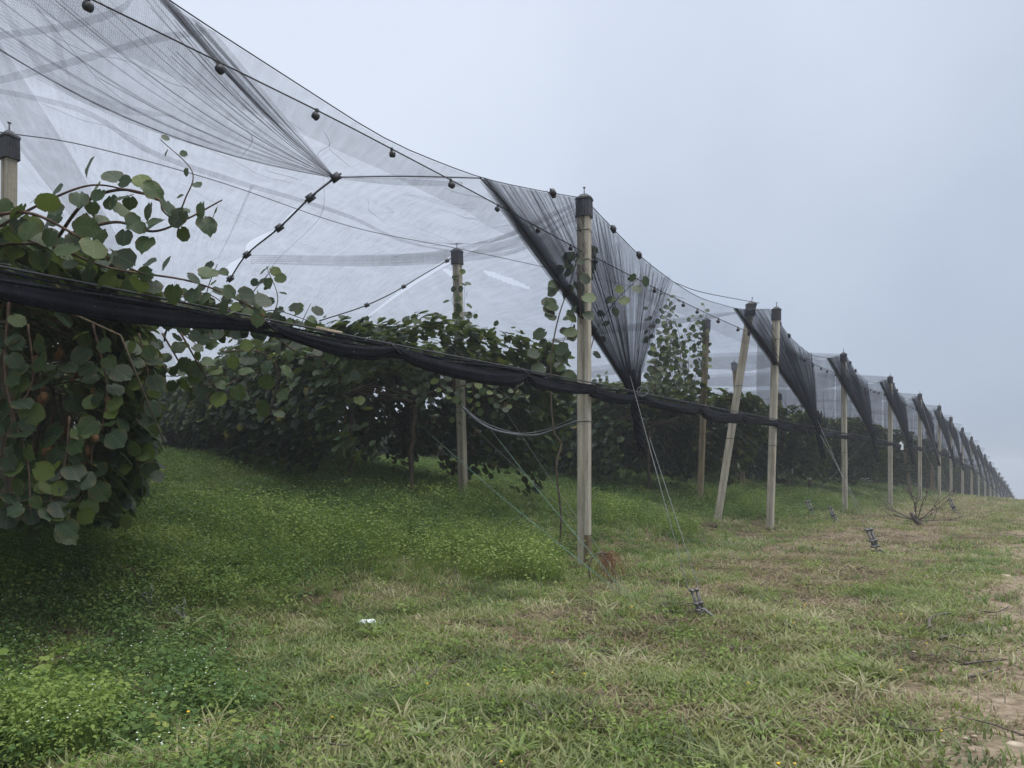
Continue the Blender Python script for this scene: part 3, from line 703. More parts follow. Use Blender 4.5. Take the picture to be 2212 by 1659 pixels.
strip(curve([P(80, 20, 6), P(120, 70, 6), P(130, 120, 6), P(150, 165, 6)]), [.02, .07, .05, .005], 'hanging_flap', 'net_dark', seed=6, axis=Vector((1, 0, .2)))
strip(curve([P(515, 345, 7.7), P(545, 300, 7.6), P(500, 250, 7.3), P(440, 200, 7.0)]), [.01, .02, .02, .01], 'overlap_strip', 'net', seed=7, axis=Vector((1, 0, 0)))
strip(curve([P(545, 400, 8.2), P(500, 500, 8.8), P(470, 560, 9.5)]), [.04, .02, .01], 'overlap_strip', 'net', seed=8, axis=Vector((1, 0, 0)))
# gathers running from the tall post towards the cap behind it and off to the left
for i, (y0, y1, ym) in enumerate(((440, 548, 500), (455, 552, 515), (470, 556, 530), (446, 560, 522), (460, 566, 540))):
    strip(curve([P(1252, y0, 10.1), P(1120, ym, 11.0), P(960, y1-3, 12.2), P(780, y1+6, 11.8), P(540, 552+4*i, 10)]), [.03, .06, .09, .05, .012], 'gather_fold', 'net', seed=10+i)
strip(curve([P(728, 383, 7.5), P(850, 382, 7.7), P(1036, 384, 8.2)]), [.025, .05, .02], 'gather_fold', 'net_dark', seed=20)
strip(curve([P(728, 385, 7.5), P(850, 392, 7.7), P(1000, 398, 8.2)]), [.02, .07, .06], 'gather_fold', 'net', seed=21)
strip(curve([P(700, 380, 9), P(690, 470, 10), P(600, 560, 11), P(560, 620, 12)]), [.01, .02, .02, .01], 'overlap_strip', 'net', seed=22, axis=Vector((1, 0, 0)))
def seamline(pts, r=.008, name='seam'):
    m = MB(); m.tube(pts, r, 5); return m.build(name, M['cable'], n0)
seamline(curve(CH[1:6], 8), .011); seamline(curve([P(728, 383, 7.48), P(880, 381, 7.8), P(1040, 385, 8.2)], 6), .007)
jj = curve([P(978, 556, 14.1), P(900, 602, 13), P(846, 634, 12.3), P(780, 664, 11.8), P(690, 693, 11.2)], 6); seamline(jj, .010)
seamline(curve([P(1036, 384, 8.2), P(1100, 450, 8.6), P(1125, 505, 9.0)], 5), .006)
for p in CH[1:6]:
    o = link('clamp', plate_me, n0, p-o0); o.rotation_euler = (R(20), R(-40), R(15)); o.scale = (1.0, 1.0, 1.0)
for p in (jj[1], jj[9], jj[17]):
    o = link('clamp', plate_me, n0, p-o0); o.rotation_euler = (R(10), R(-25), 0); o.scale = (.8, .8, .8)
hem(0, n0, 80, 3)
# ridge wires over the rows
for nm, pts, lab in (('ridge_wire', [P(-200, 260, 7), capB, P(200, 318, 9), P(480, 395, 11), P(760, 490, 13), capA+Vector((0, 0, .03)), P(1180, 578, 16), P(1480, 645, 22)], 'thin wire under the net from the left post to the leafy capped post'),):
    w = MB(); w.tube(curve(pts, 6), .006, 4); o = w.build(nm, M['cable']); tag(o, lab, 'wire')
w = MB(); w.tube(curve([cable_pt(1, .36), P(1520, 632, 14), P(1640, 655, 16.9)], 6), .007, 4); tag(w.build('tie_wire', M['cable']), 'thin wire running from the right tip of the dark fan to the leaning post', 'wire')

# ------------------------------------------------------------------ rolled netting under its own cable
def make_roll(k, u0, u1, r0, r1, ties, lab, seed, grp='rolled up nets tied along the headland'):
    a, b = roll_pt(k, u0), roll_pt(k, u1); r = empty('rolled_net', tuple(a))
    roll_mesh(a, b, r0, r1, seed, ties).build('roll', M['roll'], r)
    m = MB(); m.tube([a+Vector((-.02, -.03, .02)), a.lerp(b, .5)+Vector((-.02, -.03, .012)), b+Vector((-.02, -.03, .02))], .009, 5); m.build('cable', M['cable'], r)
    for t, _ in ties:
        if t > .98: continue
        p = a.lerp(b, t); m = MB(); m.tube([p+Vector((-.045, -.05, .03)), p+Vector((.02, -.06, -.04)), p+Vector((.05, .03, -.07)), p+Vector((-.03, .05, -.02)), p+Vector((-.045, -.05, .03))], .008, 5); m.build('tie', M['cable'], r)
    def fr(U, V_):
        X = a.x+(b.x-a.x)*U; Y = a.y+(b.y-a.y)*U; Z = a.z+(b.z-a.z)*U; h_ = (r0+(r1-r0)*U)*(1.6+1.6*fbm(U*14+seed, U*0+.5, 3))
        return X-a.x+.02*V_, Y-a.y+.03*np.sin(40*U), Z-a.z-V_*h_, U*7.6, V_*.3
    link('loose_edge', surf(fr, 120, 4, M['net_dark'], 'loose_edge'), r)
    m = MB()
    for j in range(5):                # loosely twisted outer folds
        p0 = rnd2.uniform(0, 6.28); m.tube([a.lerp(b, t)+Vector((.8*math.cos(p0+5*t+j), .0-.6*abs(math.sin(p0+3*t)), 0))*(r0*.5)+Vector((0, 0, -(r0+(r1-r0)*t)*(1+.85*math.sin(p0+4*t+.7*math.sin(9*t))))) for t in np.linspace(0, 1, 50)], [.006+.010*rnd2.random() for _ in range(50)], 5)
    m.build('fold', M['roll'], r)
    return tag(r, lab, 'net', grp)
rnd2 = random.Random(21)
make_roll(0, .02, 1.0, .060, .070, ((.34, .008), (.52, .02), (.80, .015)), 'thick black net roll sweeping in from the left edge to the tall post', 3)
for k in range(1, NB):
    if k <= 5: make_roll(k, 0, 1, .085 if k < 3 else .06, .075 if k < 3 else .05, ((.17, .03), (.45, .02), (.72, .02)), 'black net roll tied between the %s and %s headland posts' % (ords[k], ords[k+1]), 10+k)
    else:
        a, b = roll_pt(k, 0), roll_pt(k, 1); r = empty('rolled_net', tuple(a)); roll_mesh(a, b, .06, .06, 4, ((.17, .02), (.6, .02))).build('roll', M['roll'], r)
        if k <= 12: tag(r, 'far thin net roll between the %s and %s headland posts' % (ords[k], ords[k+1]), 'net', 'rolled up nets tied along the headland')
        else: tag(r, 'distant length of black net roll beyond the twelfth headland post', 'net', 'distant net rolls fading into the fog')
# red cord knot on the roll, pale rag, pale tie
p = P(566, 690, 6.55); m = MB()
for i in range(7):
    m.tube([p+Vector((random.uniform(-.05, .05), -.06, random.uniform(-.04, .04))) for _ in range(4)], .011, 5)
tag(m.build('cord_knot', M['red']), 'small dark red cord knotted round the black net roll on the left', 'cord')
m = MB(); a, b = P(688, 716, 7.0), P(742, 727, 7.3)
for i in range(5): m.tube([a.lerp(b, t)+Vector((0, -.07+.015*math.cos(7*t+i), .02+.012*math.sin(9*t+i*1.2))) for t in np.linspace(0, 1, 8)], .008, 5)
tag(m.build('frayed_tie', M['straw']), 'pale frayed tie lying on the black net roll left of centre', 'tie')
m = MB(); c = P(1386, 846, 10.5)
m.tube([c+Vector((.075*math.cos(t), -.05, .07*math.sin(t))) for t in np.linspace(0, 6.0, 20)], .006, 5)
m.tube([c+Vector((.02+.06*math.cos(t), -.07, -.01+.05*math.sin(t))) for t in np.linspace(1, 7.0, 20)], .005, 5)
tag(m.build('rope_loop', M['wire']), 'loop of pale cord at the knot of the nearest dark fan', 'cord')
m = MB(); c = P(1946, 957, 26)
for dx, dz, a in ((0, 0, .4), (.05, -.13, .1)):
    V = []
    m.box(c+Vector((dx, 0, dz)), .10, .02, .22 if dz else .1, Matrix.Rotation(a, 3, 'Y'), .5)
tag(m.build('plastic_scrap', M['white'], sm=False), 'white scrap of plastic hanging from the net roll near the fourth headland post', 'scrap')

# ------------------------------------------------------------------ guy wires and anchors
def anchor(pxpy_foot, heads, lab, Hh=.42, tilt=Vector((-.28, 0, 0)), s=1.0, wires=()):
    f = gp(*pxpy_foot); r = empty('ground_anchor', tuple(f)); d = Vector((tilt.x, .25, 1)).normalized(); sd_ = Vector((1, .2, .2)).normalized()
    for side in (-1, 1):
        m = MB(); o_ = sd_*.030*side*s
        m.tube([f+o_*.6+d*.10*s, f+o_+d*.38*s], .016*s, 6); m.tube([f+o_*1.3+d*.12*s, f+o_*1.3+d*.36*s], .010*s, 5)
        for t in (.12, .2, .36): m.box(f+o_+d*t*s, .06*s, .05*s, .028*s); m.tube([f+o_+d*t*s-Vector((0, .045, 0))*s, f+o_+d*t*s+Vector((0, .03, 0))*s], .013*s, 6)
        m.build('clamp', M['steel'], r)
    m = MB(); m.tube([f-d*.06, f+d*.07, f+d*.13], .013*s, 6); e = [f+Vector((.05*math.cos(t), -.02, .03+.045*math.sin(t)))*1 for t in np.linspace(0, 6.28, 12)]; m.tube(e, .010*s, 5); m.build('eye_bolt', M['steel'], r)
    m = MB(); m.tube([f+Vector((0, -.02, .09)), f+Vector((.05, -.05, .05)), f+Vector((.11, -.05, -.01))], .014*s, 6); m.build('tail_end', M['wire'], r)
    for i, h in enumerate(heads):
        m = MB(); a = f+d*.36*s+sd_*.05*(1 if i % 2 else -1); m.tube([a, Vector(h)], .0038, 4); m.build('guy_wire', M['wire'], r)
    return tag(r, lab, 'anchor', 'ground anchors with guy wires')
k1 = local_post(1)+KN; k2 = local_post(2)+KN2
anchor((1520, 1338), [k1+Vector((-.06, -.05, .35)), P(1403, 945, 10.4)], 'steel ground anchor with two clamps and wires running up to the nearest net knot', s=.72)
anchor((1898, 1198), [k2+Vector((0, 0, .2)), P(1772, 940, 17.6)], 'steel ground anchor in dry grass between the second and third headland posts', s=1.15)
anchor((1805, 1128), [P(1680, 700, 17), P(1560, 900, 18)], 'rusted anchor stub in brown litter in front of the third headland post', s=1.1)
anchor((1757, 1118), [P(1826, 790, 23), P(1880, 945, 26)], 'clamp of guy wires leaning left beside the dry stick, in front of the third post', s=1.3)
anchor((2066, 1112), [P(1990, 960, 34), P(1985, 850, 35)], 'small far ground anchor just right of the bare dead branch', s=1.4)
for a, b, mm, lab in (
    (P(920, 930, 13), gp(1352, 1296), 'green_twine', 'pale green twine stretched low from the leafy post to the foot of the tall post'),
    (P(1272-230, 905, 13), gp(1366, 1304), 'green_twine', 'second green twine running from the vines down behind the tall post'),
    (P(1085, 878, 13.6), gp(1380, 1310), 'wire', 'grey wire running steeply down behind the tall post to the rusty wire tangle'),
    (P(1005, 905, 13.5), P(1245, 1125, 9), 'wire', 'grey wire running from the leafy post to the thin bare stem'),
    (P(1555, 900, 18), gp(1800, 1125), 'wire', 'long wire slanting down to the right past the second headland post'),
    (P(1500, 960, 19), gp(1790, 1122), 'wire', 'low slack wire slanting from the brown post towards the third headland post'),
    (P(1690, 860, 17.5), gp(1815, 1120), 'wire', 'steep wire between the second and third headland posts'),
    (P(1390, 905, 15), gp(1540, 1120), 'wire', 'short wire slanting to the foot of the leaning post'),
    (P(1826, 850, 23), gp(1935, 1100), 'wire', 'wire slanting down between the third and fourth headland posts')):
    m = MB(); m.tube([a, a.lerp(b, .5)+Vector((0, 0, -.03)), b], .0028 if mm == 'wire' else .0028, 4)
    if mm == 'green_twine': m.tube([a, a.lerp(b, .5)+Vector((0.01, 0, -.06)), b+Vector((.03, 0, 0))], .0028, 4)
    tag(m.build('guy_wire' if mm == 'wire' else 'twine', M[mm]), lab, 'wire' if mm == 'wire' else 'twine')
m = MB(); m.tube(curve([P(1000, 880, 12.5), P(1030, 908, 12.3), P(1065, 928, 12.1), P(1110, 938, 12), P(1160, 940, 12), P(1205, 925, 11.8), P(1262, 905, 11.5)], 5), .020, 7)
m.tube(curve([P(1005, 884, 12.4), P(1050, 915, 12.2), P(1120, 936, 12), P(1180, 928, 12), P(1235, 905, 11.5)], 5), .009, 5)
tag(m.build('irrigation_hose', M['hose']), 'grey hose hanging in a slack curve left of the tall post', 'hose')

# ------------------------------------------------------------------ leaves
def leaf_template(nseg, droop=.18, fold=.16, wavy=0., seed=0):
    # round heart-shaped kiwi leaf: base notch at the origin, tip at y=1
    rnd = random.Random(seed); V = []; 
    mid = [(0, .06)]+[(0, t) for t in np.linspace(.3, .95, 3)]
    outl = []
    for i in range(nseg+1):
        t = i/nseg; a = -math.pi/2+math.pi*t      # lobe from base round to tip
        x = .50*math.cos(a)**.85 if math.cos(a) > 0 else 0; y = .47+.5*math.sin(a); x *= 1.08-.22*max(0, math.sin(a)-.2)
        if i == 0: x = .13; y = -.10
        if i == 1: y = min(y, -.03)
        x *= 1+wavy*rnd.uniform(-1, 1); y += wavy*.5*rnd.uniform(-1, 1)
        if i == nseg: x = 0; y = 1.04
        outl.append((x, y))
    def zz(x, y): return fold*1.5*abs(x)-droop*1.3*(y*y)-.45*fold*x*x*5+wavy*.35*math.sin(9*x+7*y+seed)
    V = [(0, .08, 0), (0, .5, zz(0, .5)), (0, 1.02, zz(0, 1.02))]; T = []
    for sgn in (1, -1):
        b = len(V)
        for x, y in outl[:-1]: V.append((sgn*x, y, zz(x, y)))
        n = len(outl)-1
        for i in range(n-1):
            c = 0 if outl[i+1][1] < .38 else 1
            tri = (c, b+i, b+i+1); T.append(tri if sgn > 0 else tri[::-1])
            if outl[i+1][1] >= .38 and outl[i][1] < .38:
                tri = (0, b+i, 1); T.append(tri if sgn > 0 else tri[::-1])
        tri = (1, b+n-1, 2); T.append(tri if sgn > 0 else tri[::-1])
    return np.array(V), np.array(T)
LT_lo = leaf_template(5, .2, .2); LT_hi = [leaf_template(11, .10+.10*i, .10+.09*i, .085, i) for i in range(4)]
def rotmats(normal, heading):
    # z axis = normal, y axis (leaf tip) = heading made perpendicular
    n = normal/np.linalg.norm(normal, axis=1, keepdims=True); h = heading-n*(heading*n).sum(1, keepdims=True); h /= np.maximum(np.linalg.norm(h, axis=1, keepdims=True), 1e-6)
    x = np.cross(h, n); return np.stack([x, h, n], -1)
def leafmesh(name, pos, normal, heading, size, tint, mat, tmpl=None):
    V, T = tmpl or LT_lo; Rm = rotmats(normal, heading)
    W_ = np.einsum('nij,vj->nvi', Rm, V)*size[:, None, None]+pos[:, None, :]
    T_ = (T[None]+(np.arange(len(pos))*len(V))[:, None, None]).reshape(-1, 3)
    return arrmesh(name, W_.reshape(-1, 3), T_, mat, uv=np.tile(V[:, :2], (len(pos), 1)), tint=np.repeat(tint, len(V)))
def crown_points(N, r, length=3.4, half=1.9, top=2.75, low=.5, fill=.25):
    # local frame: x along the row, y across it; inverted U of foliage
    n1 = int(N*.42); n2 = N-n1; P_ = []; Nn = []
    x = r.uniform(-length/2-.3, length/2+.3, n1); y = r.uniform(-half, half, n1)
    z = top-.25*(y/half)**2*1.2+.35*(fbm(x*1.1+r.random()*20, y*1.1+7, 3)-.5)*1.6-np.abs(r.normal(0, .16, n1))
    P_.append(np.stack([x, y, z], 1)); nn = np.stack([r.normal(0, .35, n1), .5*y/half+r.normal(0, .35, n1), np.full(n1, 1.)], 1); Nn.append(nn)
    sgn = np.where(r.random(n2) < .5, -1, 1); x = r.uniform(-length/2-.3, length/2+.3, n2)
    lowx = low+.75*(fbm(x*1.4+3*sgn+r.random()*30, sgn*2.+9, 2)-.5)*1.5
    t = r.random(n2)**.85; z = lowx+(top-.15-lowx)*t
    bul = half*(.82+.20*np.sin(np.pi*np.clip(t, 0, 1)))+.30*(fbm(x*1.8+sgn*4, z*1.8, 2)-.5)
    dep = np.abs(r.normal(0, .22, n2)); y = sgn*(bul-dep)
    P_.append(np.stack([x, y, z], 1)); Nn.append(np.stack([r.normal(0, .5, n2), sgn*(.55+r.normal(0, .45, n2)), .85+r.normal(0, .35, n2)], 1))
    return np.concatenate(P_), np.concatenate(Nn)
RZ = math.atan2(RH[1], RH[0])
def tintdist(r, n):
    t = r.beta(2.0, 2.6, n)*.85; m = r.random(n); t[m > .93] = r.uniform(.85, .95, (m > .93).sum()); t[m > .988] = 1.; return t
def crown_mesh(seed, N, size=(.10, .165), **kw):
    r = np.random.default_rng(seed); p, n = crown_points(N, r, **kw); m = len(p)
    # petiole hangs: heading outward and down
    hd = np.stack([r.normal(0, .6, m), np.sign(p[:, 1])*.6+r.normal(0, .4, m), np.full(m, -.8)], 1)
    return leafmesh('foliage', p, n, hd, r.uniform(*size, m), tintdist(r, m), M['leaf'])
CROWNS = [crown_mesh(100+i, 5200) for i in range(4)]
# inner dense core so no sky shines through the far hedge
def trunk_mesh(seed):
    r = random.Random(seed); m = MB(); pts = []; x = y = 0
    for i in range(9):
        t = i/8; pts.append(Vector((x, y, -.1+1.95*t))); x += r.uniform(-.06, .06); y += r.uniform(-.06, .06)
    m.tube(pts, [.075, .06, .055, .05, .05, .045, .05, .05, .045], 8)
    top_ = pts[-1]
    for a in (0, math.pi): m.tube([top_, top_+Vector((math.cos(a)*.5, 0, .12)), top_+Vector((math.cos(a)*1.6, .05, .15))], [.045, .035, .02], 6)
    for i in range(10):
        a = r.uniform(-1.5, 1.5); sg = r.choice((-1, 1)); b = top_+Vector((a, 0, .15)); m.tube([b, b+Vector((.1, sg*.8, .2)), b+Vector((.1, sg*1.5, -.1)), b+Vector((.15, sg*1.8, -.9))], [.015, .012, .009, .006], 5)
    return m.mesh('trunk', M['bark'])
TRUNKS = [trunk_mesh(i) for i in range(3)]
leaf_me = []
for i in range(12):
    V, T = LT_hi[i % 4]; tv = [.1, .3, .45, .6, .75, .88, .2, .4, .55, .68, .80, .94][i]
    # a petiole on every near leaf
    n = len(V); ped = np.array([(-.012, .08, -.01), (.012, .08, -.01), (.0, -.35, .10)]); V2 = np.concatenate([V, ped]); T2 = np.concatenate([T, [[n, n+1, n+2]]])
    leaf_me.append(arrmesh('leaf', V2, T2, M['leaf'], uv=V2[:, :2], tint=np.full(len(V2), tv)))
def put_leaf(parent, pos, normal, heading, size, tsel=None):
    Rm = rotmats(np.array([normal], float), np.array([heading], float))[0]
    me = leaf_me[tsel if tsel is not None else min(11, int(abs(random.gauss(0, 3.4))) % 12)]
    o = bpy.data.objects.new('leaf', me); COL.objects.link(o); o.parent = parent
    o.matrix_local = Matrix.Translation(pos) @ Matrix([list(r_) for r_ in Rm]).to_4x4() @ Matrix.Scale(size, 4)
    return o
fruit_me = None
def fruit():
    global fruit_me
    m = MB(); m.ellip((0, 0, -.06), .027, .027, .038, 8, 6, .03); m.tube([Vector((0, 0, -.02)), Vector((.01, 0, .03))], .003, 4); fruit_me = m.mesh('fruit', M['fruit'])
fruit()
VGR = 'kiwi vines trained along the rows'
def vine(k, dist, i, lab, nleaf=0, nf=0, dark=False, sc=(1, 1, 1), shift=0., rh=RH):
    RH = rh; RZ = math.atan2(RH[1], RH[0])
    x, y = POSTS[k][0]+RH[0]*dist+RH[1]*shift, POSTS[k][1]+RH[1]*dist-RH[0]*shift
    r = empty('kiwi_vine', (x, y, g(x, y)), RZ)
    def inside(p):                     # nothing grows out past the net roll
        wx = x+p[:, 0]*RH[0]-p[:, 1]*RH[1]; wy = y+p[:, 0]*RH[1]+p[:, 1]*RH[0]; return qd(wx, wy)[0] > .38
    if k == 0 and i == 0:
        r_ = np.random.default_rng(77); p, n = crown_points(11000, r_, length=3.8); p = p*np.array(sc); kp = inside(p); p = p[kp]; n = n[kp]; m_ = len(p)
        hd = np.stack([r_.normal(0, .6, m_), np.sign(p[:, 1])*.6+r_.normal(0, .4, m_), np.full(m_, -.8)], 1)
        f = link('foliage', leafmesh('foliage', p, n, hd, r_.uniform(.075, .135, m_), tintdist(r_, m_), M['leaf'], leaf_template(7, .2, .2, .05)), r); f['kind'] = 'stuff'
    else:
        f = link('foliage', CROWNS[i % 4], r); f['kind'] = 'stuff'; f.scale = sc
        if i % 2: f.rotation_euler = (0, 0, math.pi)
    link('trunk', TRUNKS[i % 3], r)
    if dist > 13: r.location.z -= .38
    if nleaf:
        rr2 = np.random.default_rng(k*50+i); p, n = crown_points(nleaf*3, rr2)
        # keep the outermost leaves on the sides the photograph shows
        kp = inside(p*np.array(sc)); p = p[kp]; n = n[kp]
        Mx = Matrix.Rotation(RZ, 3, 'Z'); cv = Vector((-x, -y, 0)); cl = Mx.transposed() @ cv; sc_ = p[:, 0]*cl.x+p[:, 1]*cl.y
        keep = np.argsort(-sc_)[:nleaf]
        for j in keep:
            q_ = p[j]*np.array([1.0, 1.03, 1.01])*np.array(sc)
            put_leaf(r, Vector(q_), n[j], (rr2.normal(0, .6), np.sign(p[j, 1])*.6+rr2.normal(0, .4), -.8), rr2.uniform(.075, .13))
    for j in range(nf):
        sgn = -1 if random.random() < .8 else 1
        o = link('fruit', fruit_me, r, (random.uniform(-1.5, 1.5), sgn*random.uniform(.9, 1.45), random.uniform(.95, 1.9))); 
        if j % 2: o2 = link('fruit', fruit_me, r, o.location+Vector((.05, .02, -.015)))
    return tag(r, lab, 'vine', VGR)
# row on the left (its near end hangs in front of the camera) and the row beyond the alley
rows = []
rh0 = np.array([-.46, .888]); rh1 = np.array([-.545, .838])
for n in range(14):
    vine(0, 2.1+3.2*n, n, 'nearest kiwi vine at the left edge with large dark leaves and brown fruit' if n == 0 else ('kiwi vine of the left row right behind the nearest one' if n == 1 else ('kiwi vine of the left row, %s from its near end' % ords[n+1] if n < 7 else 'kiwi vine far back in the left row along the grass alley')), 300 if n == 0 else (260 if n == 1 else 0), 22 if n < 2 else 0, shift=-.1, sc=(1, .9, .93 if n == 0 else 1.03), rh=rh0)
for n in range(16):
    lb = {0: 'leafy kiwi vine behind the capped post left of centre', 1: 'kiwi vine next behind the one at the capped post, right side of the alley', 2: 'third kiwi vine of the right hedge of the grass alley'}.get(n, 'kiwi vine of the right alley hedge, %s from its near end' % ords[n+1] if n < 8 else 'kiwi vine far back in the right hedge of the grass alley')
    vine(1, 5.4+3.2*n, n+1, lb, 280 if n < 2 else (150 if n == 2 else 0), 8 if n < 2 else 0, sc=(1, 1.28, 1.12), rh=rh1)
for k in range(2, 16):
    for n in range(15 if k == 2 else (14 if k == 3 else (9 if k == 4 else (4 if k < 6 else 2)))):
        if k >= 8: lb = 'distant kiwi vine of the rows beyond the seventh headland post'
        elif n == 0: lb = 'kiwi vine at the head of the row behind the %s headland post' % ords[k]
        elif n < 6: lb = '%s kiwi vine in the row behind the %s headland post' % (ords[n+1], ords[k])
        else: lb = 'kiwi vine deep inside the row behind the %s headland post' % ords[k]
        vine(k, (5.0 if k < 4 else 4.2)+3.2*n, n+k, lb, 160 if (n == 0 and k < 4) else 0, 0, sc=(1, 1.3, 1.08))

# shoots: a bending cane with alternate leaves
def shoot(parent, pts, rad, lsize, step, mat='cane', name='shoot', n=8, start=0, drop_=.6):
    c = curve(pts, n); L = len(c); m = MB(); bpy_off = Vector(parent.location); rz = parent.rotation_euler.z; Ri = Matrix.Rotation(-rz, 3, 'Z'); m.tube([Ri @ (p_-bpy_off) for p_ in c], [rad*(1-.65*i/L) for i in range(L)], 5); m.build(name, M[mat], parent, local=True)
    acc = 0; sd_ = 1
    for i in range(1, L):
        acc += (c[i]-c[i-1]).length
        if acc > step and i >= start:
            acc = 0; sd_ = -sd_; d = (c[i]-c[i-1]).normalized(); sv = d.cross(Vector((0, 1, 0))).normalized()*sd_
            out = (sv*.8+Vector((random.uniform(-.3, .3), random.uniform(-.6, .1), random.uniform(-.2, .3)))).normalized()
            s = lsize*random.uniform(.65, 1.15)*(1-.3*i/L); pos = c[i]+out*s*.35
            nrm = Vector((random.gauss(0, .35), -.75+random.gauss(0, .35), .6+random.gauss(0, .3))); hd = out+Vector((0, 0, -drop_))
            put_leaf(parent, Ri @ (pos-bpy_off) if rz else pos-bpy_off, Ri @ nrm, Ri @ hd, s)
def rootless(name, loc, lab, cat, grp=None):
    return tag(empty(name, loc), lab, cat, grp)
SHOOTS = []
near = [o for o in COL.objects if o.name.startswith('kiwi_vine') and o.parent is None]
nv = near[0]; Rn = Matrix.Rotation(-nv.rotation_euler.z, 3, 'Z')
def near_shoot(pts, *a, **k):
    # shoots of the nearest vine, modelled in world space then parented
    e = Vector(nv.location); r = nv.rotation_euler.z; c = curve(pts, 8); L = len(c)
    lp = [Rn @ (p_-e) for p_ in c]; m = MB(); rad = a[0]; m.tube(lp, [rad*(1-.6*i/L) for i in range(L)], 5); link('cane', m.mesh('cane', M['cane']), nv)
    lsize, step = a[1]*.80, a[2]*.64; acc = 0; sg = 1
    for i in range(1, L):
        acc += (c[i]-c[i-1]).length
        if acc > step:
            acc = 0; sg = -sg; d = (c[i]-c[i-1]).normalized(); sv = d.cross(Vector((0, 1, 0))).normalized()*sg
            out = (sv*.8+Vector((random.uniform(-.3, .3), random.uniform(-.4, .1), random.uniform(-.5, .2)))).normalized(); s = lsize*random.uniform(.7, 1.15)
            pos = c[i]+out*s*.4; nrm = Vector((random.gauss(0, .4), -.8+random.gauss(0, .4), .5+random.gauss(0, .3)))
            put_leaf(nv, Rn @ (pos-e), Rn @ nrm, Rn @ (out+Vector((0, 0, -.7))), s)
for v_ in near:                        # ragged shoots standing out of the hedge tops
    dd_ = v_.location.length
    if 8 < dd_ < 30 and v_.location.x/v_.location.y > -.5:
        for j_ in range(4 if dd_ < 19 else 2):
            a_ = v_.location+Vector((random.uniform(-1.8, 1.8), random.uniform(-1.8, .5), 2.6)); SHOOTS.append((v_, [a_, a_+Vector((random.uniform(-.2, .2), -.1, .4)), a_+Vector((random.uniform(-.5, .5), -.2, random.uniform(.5, .95)))], .007, .15, .09))
near_shoot([P(120, 520, 4.9), P(180, 440, 4.7), P(260, 410, 4.6), P(340, 430, 4.6), P(370, 480, 4.6), P(440, 545, 4.6), P(520, 515, 4.6), P(560, 490, 4.6)][0:4]+[P(352, 455, 4.6), P(380, 480, 4.6)], .012, .14, .10)
near_shoot([P(150, 505, 4.8), P(250, 480, 4.6), P(330, 500, 4.6), P(400, 475, 4.6), P(480, 432, 4.6)], .011, .15, .10)
near_shoot([P(-20, 500, 4.6), P(90, 440, 4.6), P(200, 400, 4.6), P(310, 420, 4.6)], .010, .14, .10)
near_shoot([P(380, 475, 4.7), P(400, 430, 4.7), P(415, 370, 4.7), P(345, 300, 4.7)], .006, .07, .12)
near_shoot([P(-40, 470, 4.5), P(60, 460, 4.5), P(150, 500, 4.5), P(240, 560, 4.6), P(330, 600, 4.8)], .012, .16, .075)
near_shoot([P(-40, 530, 4.7), P(100, 530, 4.7), P(240, 580, 4.9), P(420, 610, 5.2), P(560, 670, 5.6)], .012, .15, .07)
for q_ in ([P(430, 700, 7.2), P(450, 620, 7.2), P(470, 570, 7.2)], [P(500, 710, 7.3), P(540, 640, 7.3), P(590, 580, 7.3)], [P(560, 720, 7.4), P(600, 650, 7.4), P(575, 575, 7.5)]):
    near_shoot(q_, .007, .13, .085)
near_shoot([P(640, 730, 8), P(655, 690, 8), P(672, 655, 8)], .006, .15, .09); near_shoot([P(480, 760, 6.8), P(560, 760, 6.8), P(600, 800, 6.8), P(585, 890, 6.8)], .007, .17, .12)
near_shoot([P(20, 640, 4.9), P(10, 800, 4.8), P(30, 900, 4.8), P(60, 1000, 4.8), P(65, 1110, 4.8)], .011, .14, .09)
near_shoot([P(-30, 1060, 4.8), P(40, 1090, 4.85), P(120, 1080, 4.9), P(170, 1070, 4.9)], .006, .15, .05)
near_shoot([P(150, 900, 5.0), P(140, 1000, 4.95), P(110, 1080, 4.9), P(120, 1140, 4.9)], .008, .15, .055)
near_shoot([P(60, 700, 4.9), P(70, 820, 4.9), P(30, 900, 4.8), P(0, 1000, 4.8)], .008, .16, .06)
near_shoot([P(200, 700, 4.9), P(230, 830, 5.0), P(220, 930, 5.0)], .008, .16, .06)
for q_ in ([P(110, 1000, 5), P(95, 1080, 5), P(110, 1150, 5)], [P(200, 960, 5.2), P(190, 1040, 5.2), P(160, 1100, 5.1)], [P(280, 960, 5.6), P(300, 1010, 5.6), P(330, 1035, 5.6)], [P(20, 1020, 4.9), P(30, 1090, 4.9), P(70, 1120, 4.9)]): near_shoot(q_, .006, .15, .06)
near_shoot([P(300, 720, 5.4), P(320, 830, 5.5), P(290, 930, 5.6), P(320, 1010, 5.7)], .008, .15, .06)
for i in range(9):
    x0 = 330+i*28; zz_ = 6.6+.1*i
    near_shoot([P(x0-120, 700-5*i, zz_-.4), P(x0-40, 640+8*i, zz_), P(x0+30, 690+random.uniform(-60, 20), zz_+.2), P(x0+110, 720+random.uniform(-40, 40), zz_+.3)], .009, .14, .06)
for i in range(7):
    near_shoot([P(150+40*i, 720, 6.2), P(190+45*i, 770+10*i, 6.4), P(230+48*i, 800+random.uniform(-30, 60), 6.5)], .009, .15, .06)
near_shoot([P(600, 730, 8.2), P(640, 760, 8.4), P(690, 770, 8.6), P(700, 740, 8.6)], .009, .15, .06)
